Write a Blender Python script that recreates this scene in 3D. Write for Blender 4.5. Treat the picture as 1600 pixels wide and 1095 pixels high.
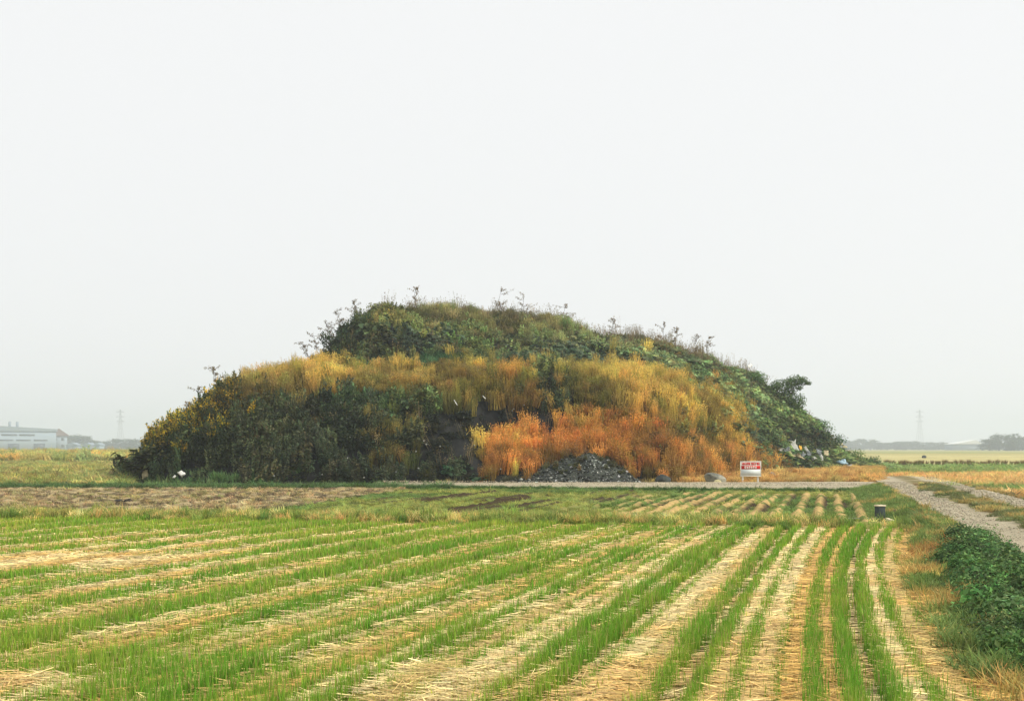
import bpy, math, random
import numpy as np
from mathutils import Vector, Matrix
from mathutils.bvhtree import BVHTree

# ------------------------------------------------------------------ camera, sky, sun, exposure
for o in list(bpy.data.objects):
    bpy.data.objects.remove(o)
scene = bpy.context.scene
COL = scene.collection
F, CX, HZ, EYE = 1555.0, 800.0, 700.0, 2.0      # focal length and horizon of the 1600 x 1095 photograph, eye height in metres

cam_d = bpy.data.cameras.new('camera')
cam = bpy.data.objects.new('camera', cam_d)
COL.objects.link(cam)
cam.location = (0, 0, EYE)
cam.rotation_euler = (math.radians(90), 0, 0)
cam_d.sensor_width = 36
cam_d.lens = F / 1600 * 36
cam_d.shift_y = (HZ - 547.5) / 1600
cam_d.clip_end = 6000
scene.camera = cam

SUN_EL, SUN_AZ = math.radians(42), math.radians(104)       # azimuth clockwise from the view direction (+Y)
world = bpy.data.worlds.new('World')
scene.world = world
world.use_nodes = True
wn, wl = world.node_tree.nodes, world.node_tree.links
bg = wn['Background']
sky = wn.new('ShaderNodeTexSky')
sky.sky_type = 'NISHITA'
sky.sun_disc = False
sky.sun_elevation = SUN_EL
sky.sun_rotation = SUN_AZ
sky.dust_density = 6
mixw = wn.new('ShaderNodeMixRGB')
mixw.inputs['Fac'].default_value = 0.93                   # bright even haze veil over the whole sky
mixw.inputs['Color2'].default_value = (9.9, 9.97, 9.95, 1)
wl.new(sky.outputs[0], mixw.inputs['Color1'])
wl.new(mixw.outputs[0], bg.inputs['Color'])
bg.inputs['Strength'].default_value = 0.1

sun_d = bpy.data.lights.new('sun', 'SUN')
sun_d.energy = 3.6
sun_d.angle = math.radians(1.5)
sun_d.color = (1.0, 0.93, 0.80)
sun = bpy.data.objects.new('sun', sun_d)
COL.objects.link(sun)
sun.location = (60, 20, 60)
sdir = Vector((math.sin(SUN_AZ) * math.cos(SUN_EL), math.cos(SUN_AZ) * math.cos(SUN_EL), math.sin(SUN_EL)))
sun.rotation_euler = sdir.to_track_quat('Z', 'Y').to_euler()

scene.view_settings.view_transform = 'Standard'
scene.view_settings.look = 'None'
scene.view_settings.exposure = 0.0
scene.view_settings.gamma = 1.0
scene.view_settings.use_curve_mapping = False
scene.render.engine = 'CYCLES'
scene.cycles.volume_bounces = 1
scene.cycles.transparent_max_bounces = 8

# ------------------------------------------------------------------ helpers
rng = np.random.default_rng(7)
random.seed(7)


def C(r, g, b, k=1.0):
    v = np.array([r, g, b]) / 255.0
    v = np.where(v <= 0.04045, v / 12.92, ((v + 0.055) / 1.055) ** 2.4)
    return v * k


def W(px, py, D):                                          # photo pixel at depth D -> world point
    return np.array([(px - CX) / F * D, D, EYE - (py - HZ) / F * D])


def Dg(py, z=0.0):                                         # depth where the pixel row meets ground of height z
    return (EYE - z) * F / (py - HZ)


def tab(x, pts):
    p = np.array(pts, float)
    return np.interp(x, p[:, 0], p[:, 1])


def sstep(x, a, b):
    t = np.clip((x - a) / (b - a), 0, 1)
    return t * t * (3 - 2 * t)


_perm = np.random.default_rng(3).random((256, 256))


def noise(x, y, s=1.0, seed=0):                            # smooth value noise 0..1
    x = np.asarray(x, float) / s + seed * 17.3
    y = np.asarray(y, float) / s + seed * 9.7
    xi, yi = np.floor(x).astype(int), np.floor(y).astype(int)
    fx, fy = x - xi, y - yi
    fx, fy = fx * fx * (3 - 2 * fx), fy * fy * (3 - 2 * fy)
    g = lambda a, b: _perm[a % 256, b % 256]
    return (g(xi, yi) * (1 - fx) + g(xi + 1, yi) * fx) * (1 - fy) + (g(xi, yi + 1) * (1 - fx) + g(xi + 1, yi + 1) * fx) * fy


def fbm(x, y, s=1.0, seed=0, n=3):
    r, a, t = 0, 1.0, 0
    for i in range(n):
        r = r + a * noise(x, y, s / 2 ** i, seed + i)
        t += a
        a *= 0.5
    return r / t


def fast_mesh(name, V, T, col=None, mat=None, attr='col', smooth=False):
    V = np.asarray(V, np.float32).reshape(-1, 3)
    T = np.asarray(T, np.int32)
    k = T.shape[1]
    me = bpy.data.meshes.new(name)
    me.vertices.add(len(V))
    me.vertices.foreach_set('co', V.ravel())
    me.loops.add(T.size)
    me.loops.foreach_set('vertex_index', T.ravel())
    me.polygons.add(len(T))
    me.polygons.foreach_set('loop_start', np.arange(0, T.size, k, dtype=np.int32))
    try:
        me.polygons.foreach_set('loop_total', np.full(len(T), k, np.int32))
    except Exception:
        pass
    if smooth:
        me.polygons.foreach_set('use_smooth', np.ones(len(T), bool))
    me.update(calc_edges=True)
    if col is not None:
        a = me.attributes.new(attr, 'FLOAT_COLOR', 'POINT')
        c = np.ones((len(V), 4), np.float32)
        c[:, :3] = col
        a.data.foreach_set('color', c.ravel())
    if mat:
        me.materials.append(mat)
    return me


def obj(name, me, parent=None, loc=None):
    o = bpy.data.objects.new(name, me)
    COL.objects.link(o)
    if parent:
        o.parent = parent
    if loc is not None:
        o.location = loc
    return o


def tag(o, label=None, cat=None, group=None, kind=None):
    if label:
        o['label'] = label
    if cat:
        o['category'] = cat
    if group:
        o['group'] = group
    if kind:
        o['kind'] = kind
    return o


def root(name, loc, rz=0.0):
    o = bpy.data.objects.new(name, None)
    COL.objects.link(o)
    o.empty_display_size = 0.2
    o.location = loc
    o.rotation_euler = (0, 0, rz)
    return o


def copy_tree(o, parent=None):
    c = o.copy()
    COL.objects.link(c)
    c.parent = parent
    for ch in list(o.children):
        copy_tree(ch, c)
    return c


# ------------------------------------------------------------------ materials
def new_mat(name):
    m = bpy.data.materials.new(name)
    m.use_nodes = True
    nt = m.node_tree
    return m, nt, nt.nodes, nt.links, nt.nodes['Principled BSDF']


def mat_plain(name, rgb, rough=0.8, var=0.25, scale=4.0, bump=0.2, spec=0.3, dark=None):
    m, nt, n, l, p = new_mat(name)
    tc = n.new('ShaderNodeTexCoord')
    nz = n.new('ShaderNodeTexNoise')
    nz.inputs['Scale'].default_value = scale
    nz.inputs['Detail'].default_value = 6
    l.new(tc.outputs['Object'], nz.inputs['Vector'])
    r = n.new('ShaderNodeValToRGB')
    d = dark if dark is not None else np.array(rgb) * (1 - var)
    r.color_ramp.elements[0].position = 0.32
    r.color_ramp.elements[1].position = 0.68
    r.color_ramp.elements[0].color = (*d, 1)
    r.color_ramp.elements[1].color = (*(np.array(rgb) * (1 + var * 0.5)), 1)
    l.new(nz.outputs['Fac'], r.inputs['Fac'])
    l.new(r.outputs[0], p.inputs['Base Color'])
    p.inputs['Roughness'].default_value = rough
    p.inputs['Specular IOR Level'].default_value = spec
    if bump:
        b = n.new('ShaderNodeBump')
        b.inputs['Strength'].default_value = bump
        b.inputs['Distance'].default_value = 0.03
        l.new(nz.outputs['Fac'], b.inputs['Height'])
        l.new(b.outputs[0], p.inputs['Normal'])
    return m


def mat_leaf(name, instanced, trans=0.35, rough=0.65):
    m, nt, n, l, p = new_mat(name)
    a = n.new('ShaderNodeAttribute')
    a.attribute_name = 'col'
    src = a.outputs['Color']
    if instanced:
        a.attribute_type = 'INSTANCER'
        v = n.new('ShaderNodeAttribute')
        v.attribute_name = 'vc'
        mul = n.new('ShaderNodeMixRGB')
        mul.blend_type = 'MULTIPLY'
        mul.inputs['Fac'].default_value = 1
        l.new(src, mul.inputs['Color1'])
        l.new(v.outputs['Color'], mul.inputs['Color2'])
        src = mul.outputs[0]
    p.inputs['Roughness'].default_value = rough
    p.inputs['Specular IOR Level'].default_value = 0.2
    l.new(src, p.inputs['Base Color'])
    t = n.new('ShaderNodeBsdfTranslucent')
    l.new(src, t.inputs['Color'])
    mx = n.new('ShaderNodeMixShader')
    mx.inputs['Fac'].default_value = trans
    l.new(p.outputs[0], mx.inputs[1])
    l.new(t.outputs[0], mx.inputs[2])
    l.new(mx.outputs[0], n['Material Output'].inputs['Surface'])
    return m


def mat_soil(name, scale=9.0, bump=0.7, rough=0.95, var=0.35):
    """ground whose colour comes from a 'col' attribute, broken up by grain"""
    m, nt, n, l, p = new_mat(name)
    a = n.new('ShaderNodeAttribute')
    a.attribute_name = 'col'
    tc = n.new('ShaderNodeTexCoord')
    nz = n.new('ShaderNodeTexNoise')
    nz.inputs['Scale'].default_value = scale
    nz.inputs['Detail'].default_value = 8
    nz.inputs['Roughness'].default_value = 0.7
    l.new(tc.outputs['Object'], nz.inputs['Vector'])
    r = n.new('ShaderNodeValToRGB')
    r.color_ramp.elements[0].position = 0.3
    r.color_ramp.elements[1].position = 0.7
    r.color_ramp.elements[0].color = (1 - var, 1 - var, 1 - var, 1)
    r.color_ramp.elements[1].color = (1 + var, 1 + var, 1 + var, 1)
    l.new(nz.outputs['Fac'], r.inputs['Fac'])
    mul = n.new('ShaderNodeMixRGB')
    mul.blend_type = 'MULTIPLY'
    mul.inputs['Fac'].default_value = 1
    l.new(a.outputs['Color'], mul.inputs['Color1'])
    l.new(r.outputs[0], mul.inputs['Color2'])
    l.new(mul.outputs[0], p.inputs['Base Color'])
    p.inputs['Roughness'].default_value = rough
    p.inputs['Specular IOR Level'].default_value = 0.15
    b = n.new('ShaderNodeBump')
    b.inputs['Strength'].default_value = bump
    b.inputs['Distance'].default_value = 0.05
    l.new(nz.outputs['Fac'], b.inputs['Height'])
    l.new(b.outputs[0], p.inputs['Normal'])
    return m


M_LEAF = mat_leaf('plant_leaf', False)
M_INST = mat_leaf('plant_clump', True)
M_STRAW = mat_leaf('straw', False, trans=0.12, rough=0.5)
M_SOIL = mat_soil('field_soil')
M_GRAVEL = mat_soil('gravel', scale=22.0, bump=0.9, var=0.4)
M_MOUND = mat_soil('mound_soil', scale=2.5, bump=1.0, var=0.5)
M_CONC = mat_plain('weathered_concrete', C(120, 122, 112), scale=9, var=0.35)
M_POST = mat_plain('dark_concrete', C(62, 72, 72), scale=9, var=0.4)  # shaft tone, darker than the cap
M_CAP = mat_plain('pale_concrete_cap', C(225, 210, 180), scale=12, var=0.15)
M_WHITEP = mat_plain('white_paint', C(226, 226, 216), rough=0.5, var=0.16, scale=3.5, bump=0.03)
M_GREYP = mat_plain('grey_white_panel', C(205, 212, 210), rough=0.5, var=0.06, scale=6, bump=0.03)
M_RED = mat_plain('red_paint', C(196, 34, 26), rough=0.5, var=0.1, scale=6, bump=0.03)
M_BARK = mat_plain('bark', C(75, 62, 48), scale=14, var=0.4, bump=0.5)


# ------------------------------------------------------------------ plant pieces (numpy)
def blades(base, h, w, az, lean, c0, c1, droop=0.25):
    """tapered two-segment blades -> V, T, col"""
    N = len(base)
    d = np.stack([np.cos(az), np.sin(az), np.zeros(N)], 1)
    s = np.stack([-np.sin(az), np.cos(az), np.zeros(N)], 1)
    up = np.array([0, 0, 1.0])
    h1, w1, ln = h[:, None], w[:, None], lean[:, None]
    mid = base + up * h1 * 0.55 + d * ln * h1 * 0.32
    tip = base + up * h1 * (1 - droop * ln) + d * ln * h1
    V = np.stack([base - s * w1 / 2, base + s * w1 / 2, mid - s * w1 * 0.42, mid + s * w1 * 0.42, tip], 1)
    i = (np.arange(N) * 5)[:, None]
    T = np.concatenate([i + [0, 1, 3], i + [0, 3, 2], i + [2, 3, 4]], 0)
    cm = (c0 + c1) / 2
    col = np.stack([c0, c0, cm, cm, c1], 1).reshape(-1, 3)
    return V.reshape(-1, 3), T, col


def leaves(cen, nrm, size, asp, col, R):
    """pointed leaf: 4-vertex diamond folded slightly along its midrib"""
    N = len(cen)
    nrm = nrm / (np.linalg.norm(nrm, axis=1, keepdims=True) + 1e-9)
    t = R.normal(size=(N, 3))
    t -= nrm * (t * nrm).sum(1, keepdims=True)
    t /= np.linalg.norm(t, axis=1, keepdims=True) + 1e-9
    b = np.cross(nrm, t)
    L, Wd = size[:, None], (size * asp)[:, None]
    V = np.stack([cen - t * L / 2, cen + b * Wd / 2 + nrm * Wd * .15 - t * L * .08, cen + t * L / 2 - nrm * L * .1,
                  cen - b * Wd / 2 + nrm * Wd * .15 - t * L * .08], 1)
    i = (np.arange(N) * 4)[:, None]
    T = np.concatenate([i + [0, 1, 2], i + [0, 2, 3]], 0)
    return V.reshape(-1, 3), T, np.repeat(col, 4, 0)


def join(parts):
    V, T, Cc, n = [], [], [], 0
    for v, t, c in parts:
        V.append(v)
        T.append(t + n)
        Cc.append(c)
        n += len(v)
    return np.concatenate(V), np.concatenate(T), np.concatenate(Cc)


def gray(R, n, lo, hi):
    return np.repeat(R.uniform(lo, hi, (n, 1)), 3, 1)


def disk(R, n, r):
    a, q = R.uniform(0, 2 * np.pi, n), np.sqrt(R.random(n)) * r
    return np.stack([np.cos(a) * q, np.sin(a) * q, np.zeros(n)], 1)


def proto_grass(seed, n=64, r=0.3, plume=True, w=0.028):
    R = np.random.default_rng(seed)
    h = R.uniform(0.55, 1.0, n)
    b = disk(R, n, r)
    az, ln = R.uniform(0, 6.28, n), R.uniform(0.05, 0.38, n)
    g = gray(R, n, 0.4, 1.5)
    P = [blades(b, h, np.full(n, w), az, ln, g * 0.75, g * 1.1)]
    if plume:
        d = np.stack([np.cos(az), np.sin(az), np.zeros(n)], 1)
        for k in range(5):
            f = R.uniform(0.72, 1.0, n)[:, None]
            c = b + np.array([0, 0, 1]) * h[:, None] * f + d * ln[:, None] * h[:, None] * f ** 1.5 + R.normal(0, .018, (n, 3))
            P.append(leaves(c, R.normal(size=(n, 3)), R.uniform(.05, .1, n), 0.3, gray(R, n, .85, 1.45), R))
    return join(P)


def proto_short(seed, n=70, r=0.35, w=0.03):
    R = np.random.default_rng(seed)
    h = R.uniform(0.4, 1.0, n)
    g = gray(R, n, 0.65, 1.3)
    g[:, 0] *= R.uniform(.85, 1.3, n)
    return blades(disk(R, n, r), h, np.full(n, w), R.uniform(0, 6.28, n), R.uniform(0.1, 0.7, n), g * 0.8, g * 1.1)


def proto_weed(seed, n=13, r=0.3, flower=False, leaf=.17):
    R = np.random.default_rng(seed)
    h = R.uniform(0.6, 1.0, n)
    b = disk(R, n, r)
    az, ln = R.uniform(0, 6.28, n), R.uniform(0.03, 0.25, n)
    P = [blades(b, h, np.full(n, .016), az, ln, gray(R, n, .7, 1.0), gray(R, n, .8, 1.1))]
    d = np.stack([np.cos(az), np.sin(az), np.zeros(n)], 1)
    for k in range(22):
        f = R.uniform(0.2, 1.0, n)[:, None]
        a2 = R.uniform(0, 6.28, n)
        out = np.stack([np.cos(a2), np.sin(a2), np.zeros(n)], 1)
        c = b + np.array([0, 0, 1]) * h[:, None] * f + d * ln[:, None] * h[:, None] * f ** 1.5 + out * 0.055 * (1.25 - f)
        nr = np.array([0, 0, 1]) * .7 + out * .6 + R.normal(0, .3, (n, 3))
        g = gray(R, n, .45, 1.6)
        g[:, 0] *= R.uniform(.8, 1.25, n)
        P.append(leaves(c, nr, R.uniform(.6, 1.2, n) * leaf, .36, g, R))
    if flower:
        for k in range(9):
            f = R.uniform(0.85, 1.05, n)[:, None]
            c = b + np.array([0, 0, 1]) * h[:, None] * f + d * ln[:, None] * h[:, None] * f + R.normal(0, .045, (n, 3)) * [1, 1, .5]
            g = np.tile([[9.0, 4.3, 0.9]], (n, 1)) * R.uniform(.6, 1.2, (n, 1))
            P.append(leaves(c, R.normal(size=(n, 3)), R.uniform(.05, .09, n), .6, g, R))
    return join(P)


def proto_vine(seed, n=120, leaf=0.19):
    R = np.random.default_rng(seed)
    v = R.normal(size=(n, 3))
    v[:, 2] = np.abs(v[:, 2])
    v /= np.linalg.norm(v, axis=1, keepdims=True)
    rad = R.uniform(.45, 1.0, n)[:, None]
    lump = 1 + .3 * np.sin(v[:, :1] * 5 + seed) * np.cos(v[:, 1:2] * 4)
    c = v * rad * lump * np.array([.5, .5, .55])
    nr = v * .8 + np.array([0, 0, .5]) + R.normal(0, .35, (n, 3))
    g = gray(R, n, .45, 1.6)
    g[:, 0] *= R.uniform(.8, 1.3, n)
    P = [leaves(c, nr, R.uniform(.6, 1.25, n) * leaf, .75, g, R)]
    k = 9                                                   # loose shoots poking out
    b = c[:k] * .8
    P.append(blades(b, R.uniform(.15, .4, k), np.full(k, .014), R.uniform(0, 6.28, k), R.uniform(.2, .9, k), gray(R, k, .8, 1.2), gray(R, k, .9, 1.4)))
    return join(P)


def make_protos(name, fn, seeds, leafs=None, **kw):
    out = []
    for i, s in enumerate(seeds):
        if leafs:
            kw['leaf'] = leafs[i % len(leafs)]
        V, T, c = fn(s, **kw)
        me = fast_mesh('%s_clump_%d' % (name, s), V, T, c, M_INST, attr='vc')
        out.append(bpy.data.objects.new('%s_clump_%d' % (name, s), me))      # never linked: geometry source only
    return out


def node_group(name, protos):
    ng = bpy.data.node_groups.new(name, 'GeometryNodeTree')
    ng.interface.new_socket('Geometry', in_out='INPUT', socket_type='NodeSocketGeometry')
    ng.interface.new_socket('Geometry', in_out='OUTPUT', socket_type='NodeSocketGeometry')
    N, L = ng.nodes, ng.links
    gi, go = N.new('NodeGroupInput'), N.new('NodeGroupOutput')
    jn = N.new('GeometryNodeJoinGeometry')
    for p in protos:
        oi = N.new('GeometryNodeObjectInfo')
        oi.inputs['Object'].default_value = p
        oi.transform_space = 'ORIGINAL'
        g2 = N.new('GeometryNodeGeometryToInstance')
        L.new(oi.outputs['Geometry'], g2.inputs[0])
        L.new(g2.outputs[0], jn.inputs[0])
    ip = N.new('GeometryNodeInstanceOnPoints')
    L.new(gi.outputs[0], ip.inputs['Points'])
    L.new(jn.outputs[0], ip.inputs['Instance'])
    ip.inputs['Pick Instance'].default_value = True

    def na(nm, dt):
        a = N.new('GeometryNodeInputNamedAttribute')
        a.data_type = dt
        a.inputs['Name'].default_value = nm
        return a.outputs['Attribute']
    L.new(na('pidx', 'INT'), ip.inputs['Instance Index'])
    e2r = N.new('FunctionNodeEulerToRotation')
    L.new(na('rot', 'FLOAT_VECTOR'), e2r.inputs[0])
    L.new(e2r.outputs[0], ip.inputs['Rotation'])
    L.new(na('scl', 'FLOAT_VECTOR'), ip.inputs['Scale'])
    L.new(ip.outputs[0], go.inputs[0])
    return ng


PROTO = {
    'grass': make_protos('tall_grass', proto_grass, [1, 2, 3, 4]),
    'short': make_protos('short_grass', proto_short, [11, 12, 13]),
    'weed': make_protos('weed', proto_weed, [21, 22, 23, 24, 25], leafs=[.11, .17, .25, .14, .2]),
    'golden': make_protos('goldenrod', proto_weed, [31, 32, 33], flower=True),
    'vine': make_protos('vine', proto_vine, [41, 42, 43, 44, 45], leafs=[.13, .19, .26, .16, .3]),
    'wisp': make_protos('stalk', proto_grass, [61, 62, 63], n=9, r=.35, w=.02),
    'bankleaf': make_protos('bank_leaf', proto_vine, [51, 52, 53], n=260, leafs=[.075, .1, .13]),
}
NG = {k: node_group(k + '_scatter', v) for k, v in PROTO.items()}


def soften(c, sat):
    lum = (c * [.25, .65, .1]).sum(-1, keepdims=True)
    return lum + (c - lum) * sat


def scatter(name, typ, P, scl, col, label, cat, tilt=0.15, seed=0, sat=.92, gain=1.35):
    """stuff: one object, a cloud of points each carrying a clump"""
    R = np.random.default_rng(seed + 100)
    N = len(P)
    me = bpy.data.meshes.new(name)
    me.vertices.add(N)
    me.vertices.foreach_set('co', np.asarray(P, np.float32).ravel())
    rot = np.stack([R.normal(0, tilt, N), R.normal(0, tilt, N), R.uniform(0, 6.28, N)], 1)
    scl = np.asarray(scl, np.float32)
    if scl.ndim == 1:
        scl = np.stack([scl, scl, scl], 1)
    for nm, dt, key, val in (('rot', 'FLOAT_VECTOR', 'vector', rot), ('scl', 'FLOAT_VECTOR', 'vector', scl)):
        a = me.attributes.new(nm, dt, 'POINT')
        a.data.foreach_set(key, np.asarray(val, np.float32).ravel())
    a = me.attributes.new('pidx', 'INT', 'POINT')
    a.data.foreach_set('value', R.integers(0, len(PROTO[typ]), N).astype(np.int32))
    a = me.attributes.new('col', 'FLOAT_COLOR', 'POINT')
    c = np.ones((N, 4), np.float32)
    c[:, :3] = np.clip(soften(np.asarray(col), sat) * gain, 0.002, .9)
    a.data.foreach_set('color', c.ravel())
    me.materials.append(M_INST)
    o = obj(name, me)
    mod = o.modifiers.new('plants', 'NODES')
    mod.node_group = NG[typ]
    return tag(o, label, cat, kind='stuff')


def jitter(R, base, n, v=0.22, hue=0.08):
    c = np.tile(np.asarray(base, float), (n, 1)) if np.ndim(base) == 1 else np.array(base, float)
    c = c * np.exp(R.normal(0, v, (n, 1)))
    return c * np.exp(R.normal(0, hue, (n, 3)))


def in_poly(P, poly):
    poly = np.asarray(poly)
    x, y = P[:, 0], P[:, 1]
    ins = np.zeros(len(P), bool)
    j = len(poly) - 1
    for i in range(len(poly)):
        xi, yi, xj, yj = *poly[i], *poly[j]
        if yi != yj:
            ins ^= ((yi > y) != (yj > y)) & (x < (xj - xi) * (y - yi) / (yj - yi) + xi)
        j = i
    return ins


def pix_poly(pts, z=0.0):
    return [tuple(W(px, py, Dg(py, z))[:2]) for px, py in pts]


def scatter_poly(poly, n, R):
    p = np.array(poly)
    lo, hi = p.min(0), p.max(0)
    out, m = [], 0
    while m < n:
        q = R.uniform(lo, hi, (n * 3, 2))
        q = q[in_poly(q, poly)]
        out.append(q)
        m += len(q)
    return np.concatenate(out)[:n]


# ------------------------------------------------------------------ setting: ground, fields, road
def row_a(x0):
    return np.interp(x0, [-10, -3, 2.29, 4.07], [.40, .365, .325, .314])


def row_b(x0):
    return np.interp(x0, [2.29, 4.07], [.0008, .0051])


def row_x(x0, D):
    return x0 + row_a(x0) * (D - 11.5) + row_b(x0) * (D - 11.5) ** 2


EDGE0 = 5.05


def field_end(x0):
    D = np.full(np.shape(x0), 25.0)
    for _ in range(8):
        D = 25.7 - .148 * row_x(x0, D)
        D = np.clip(D, 20, 34)
    return D


def road_left(D):
    return 3.13 + .3076 * D


def bank_foot(D):
    return np.where(D < 23, row_x(EDGE0, D), np.where(D < 27, row_x(EDGE0, np.minimum(D, 23)) + (D - 23) * .29, road_left(D) - 1.75))


def grid_mesh(name, X, Y, Z, col, mat, smooth=True):
    nu, nv = X.shape
    V = np.stack([X, Y, Z], -1).reshape(-1, 3)
    i = np.arange(nu * nv).reshape(nu, nv)
    Q = np.stack([i[:-1, :-1], i[1:, :-1], i[1:, 1:], i[:-1, 1:]], -1).reshape(-1, 4)
    return fast_mesh(name, V, Q, None if col is None else col.reshape(-1, 3), mat, smooth=smooth)


# one sheet of ground out to the horizon
def mat_ground():
    m, nt, n, l, p = new_mat('farmland')
    tc = n.new('ShaderNodeTexCoord')
    mp = n.new('ShaderNodeMapping')
    mp.inputs['Scale'].default_value = (0.008, 0.045, 1)
    l.new(tc.outputs['Object'], mp.inputs['Vector'])
    v = n.new('ShaderNodeTexVoronoi')
    v.inputs['Scale'].default_value = 1.0
    l.new(mp.outputs[0], v.inputs['Vector'])
    r = n.new('ShaderNodeValToRGB')
    e = r.color_ramp.elements
    e[0].position, e[0].color = 0.1, (*C(128, 138, 70), 1)
    e[1].position, e[1].color = 0.9, (*C(176, 160, 100), 1)
    x = e.new(0.5)
    x.color = (*C(150, 152, 84), 1)
    sp = n.new('ShaderNodeSeparateColor')
    l.new(v.outputs['Color'], sp.inputs[0])
    l.new(sp.outputs[0], r.inputs['Fac'])
    nz = n.new('ShaderNodeTexNoise')
    nz.inputs['Scale'].default_value = 1.4
    nz.inputs['Detail'].default_value = 10
    nz.inputs['Roughness'].default_value = .75
    l.new(tc.outputs['Object'], nz.inputs['Vector'])
    mx = n.new('ShaderNodeMixRGB')
    mx.blend_type = 'OVERLAY'
    mx.inputs['Fac'].default_value = .7
    l.new(r.outputs[0], mx.inputs['Color1'])
    l.new(nz.outputs['Fac'], mx.inputs['Color2'])
    l.new(mx.outputs[0], p.inputs['Base Color'])
    p.inputs['Roughness'].default_value = 1
    p.inputs['Specular IOR Level'].default_value = .1
    b = n.new('ShaderNodeBump')
    b.inputs['Strength'].default_value = .8
    b.inputs['Distance'].default_value = .15
    l.new(nz.outputs['Fac'], b.inputs['Height'])
    l.new(b.outputs[0], p.inputs['Normal'])
    return m


G = 2300.0
ground = obj('ground', fast_mesh('ground', [(-G, -G, -.06), (G, -G, -.06), (G, G, -.06), (-G, G, -.06)], [(0, 1, 2, 3)], None, mat_ground()))
tag(ground, kind='structure')

PALE, TAN, ORANGE, SOILC, GREENG = C(208, 182, 130), C(194, 164, 104), C(190, 154, 92), C(98, 78, 52), C(112, 112, 52)

# strength of each planted row, counted from the row the photograph shows strongest (x0 = 2.29 at 11.5 m)
ROW_S = {0: .95, 1: 1.0, 2: .7, 3: .32, 4: .85, 5: 1.15, 6: 1.0, 7: .75, 8: .42, -1: .22, -2: .5, -3: .95, -4: .95, -5: .4, -6: .5, -7: .45,
         -8: .8, -9: .7, -10: .45, -11: .45, -12: .95, -13: .75, -14: .5, -15: .5, -16: .6, -17: 1.0, -18: .6, -19: .5, -20: .5}
STRIP = {0: 'soil', 1: 'pale', 2: 'pale', 3: 'orange', 4: 'orange', 5: 'soil', 6: 'pale', 7: 'tan', 8: 'orange', -1: 'tan', -2: 'pale', -3: 'soil',
         -4: 'green', -5: 'pale', -6: 'pale', -7: 'tan', -8: 'green', -9: 'pale', -10: 'orange', -11: 'tan', -12: 'green', -13: 'pale'}
SC = {'pale': PALE, 'tan': TAN, 'orange': ORANGE, 'soil': C(150, 126, 86), 'green': C(140, 130, 64)}
KMIN, KMAX = -80, 8
rr = np.random.default_rng(5)
for k in range(KMIN, -20):
    ph = (k + 17) % 5
    ROW_S[k] = [1.05, .95, .5, .4, .75][ph] * rr.uniform(.85, 1.1)
for k in range(KMIN - 1, -13):
    STRIP.setdefault(k, ['green', 'pale', 'tan', 'orange', 'green'][(k + 17) % 5])
STRIP[KMAX] = 'orange'


def strip_color(x0, X, D):
    """ground colour by row coordinate: straw between rows, darker stubble under rows"""
    t = (x0 - 2.29) / .3
    k = np.floor(t).astype(int)
    f = t - k
    pal = np.array([SC[STRIP.get(int(i), 'tan')] for i in range(KMIN - 2, KMAX + 3)])
    c = pal[np.clip(k, KMIN - 2, KMAX + 2) - (KMIN - 2)]
    st = np.array([ROW_S.get(i, .2) for i in range(KMIN - 2, KMAX + 4)])
    near = np.where(f < .5, k, k + 1)
    s = st[np.clip(near, KMIN - 2, KMAX + 3) - (KMIN - 2)]
    u = np.minimum(f, 1 - f)
    w = np.clip(1.15 - u / .3, 0, 1) * np.clip(s, 0, 1)
    c = c * (1 - w[..., None]) + GREENG * w[..., None]
    n1 = fbm(X, D, 1.3, 4)[..., None]
    c = c * (1 + (n1 - .5) * .8)
    n2 = sstep(fbm(X, D, .9, 9), .52, .7)[..., None]
    c = c * (1 - .5 * n2) + ORANGE * .5 * n2
    c = c * [.69, .73, .66]  # ground darkened to paint in the shadowed gaps between straws
    far = sstep(D, 19, 24)[..., None] * sstep(-X, -3, 3)[..., None]
    lf = sstep(D + 1.1 * (1.5 - X), 10, 18)[..., None] * .6
    c = c * (1 - lf) + C(132, 126, 62) * lf
    return c * (1 - far * .5) + C(150, 146, 76) * far * .5


def field_z(x0, X, D):
    t = (x0 - 2.29) / .3
    f = t - np.floor(t)
    z = .035 * np.cos(2 * np.pi * f) * -1 + .05 * fbm(X, D, .8, 2) + .05 * (fbm(X, D, .25, 6) - .5)
    k = np.floor(t).astype(int)
    soil = ((k == 5) | (k == 0) | (k == -3)) * np.sin(np.pi * f)
    return z - .07 * soil


x0s = np.concatenate([np.linspace(-24, -6, 240), np.linspace(-5.95, EDGE0 + .05, 300)])
ts = np.linspace(0, 1, 170) ** 1.3
X0 = np.repeat(x0s[:, None], len(ts), 1)
DE = field_end(x0s)[:, None]
DD = 5.5 + ts[None, :] * (DE - 5.5)
XX = row_x(X0, DD)
ZZ = field_z(X0, XX, DD)
hf = obj('harvested_field', grid_mesh('harvested_field', XX, DD, ZZ, strip_color(X0, XX, DD), M_SOIL))
tag(hf, kind='structure')

# second field behind the low bund, ridged, then the brown weedy field to its left
Dv = np.linspace(0, 1, 150)


def left_edge2(D):
    return -7.96 + (D - 28.8) * .19


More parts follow.
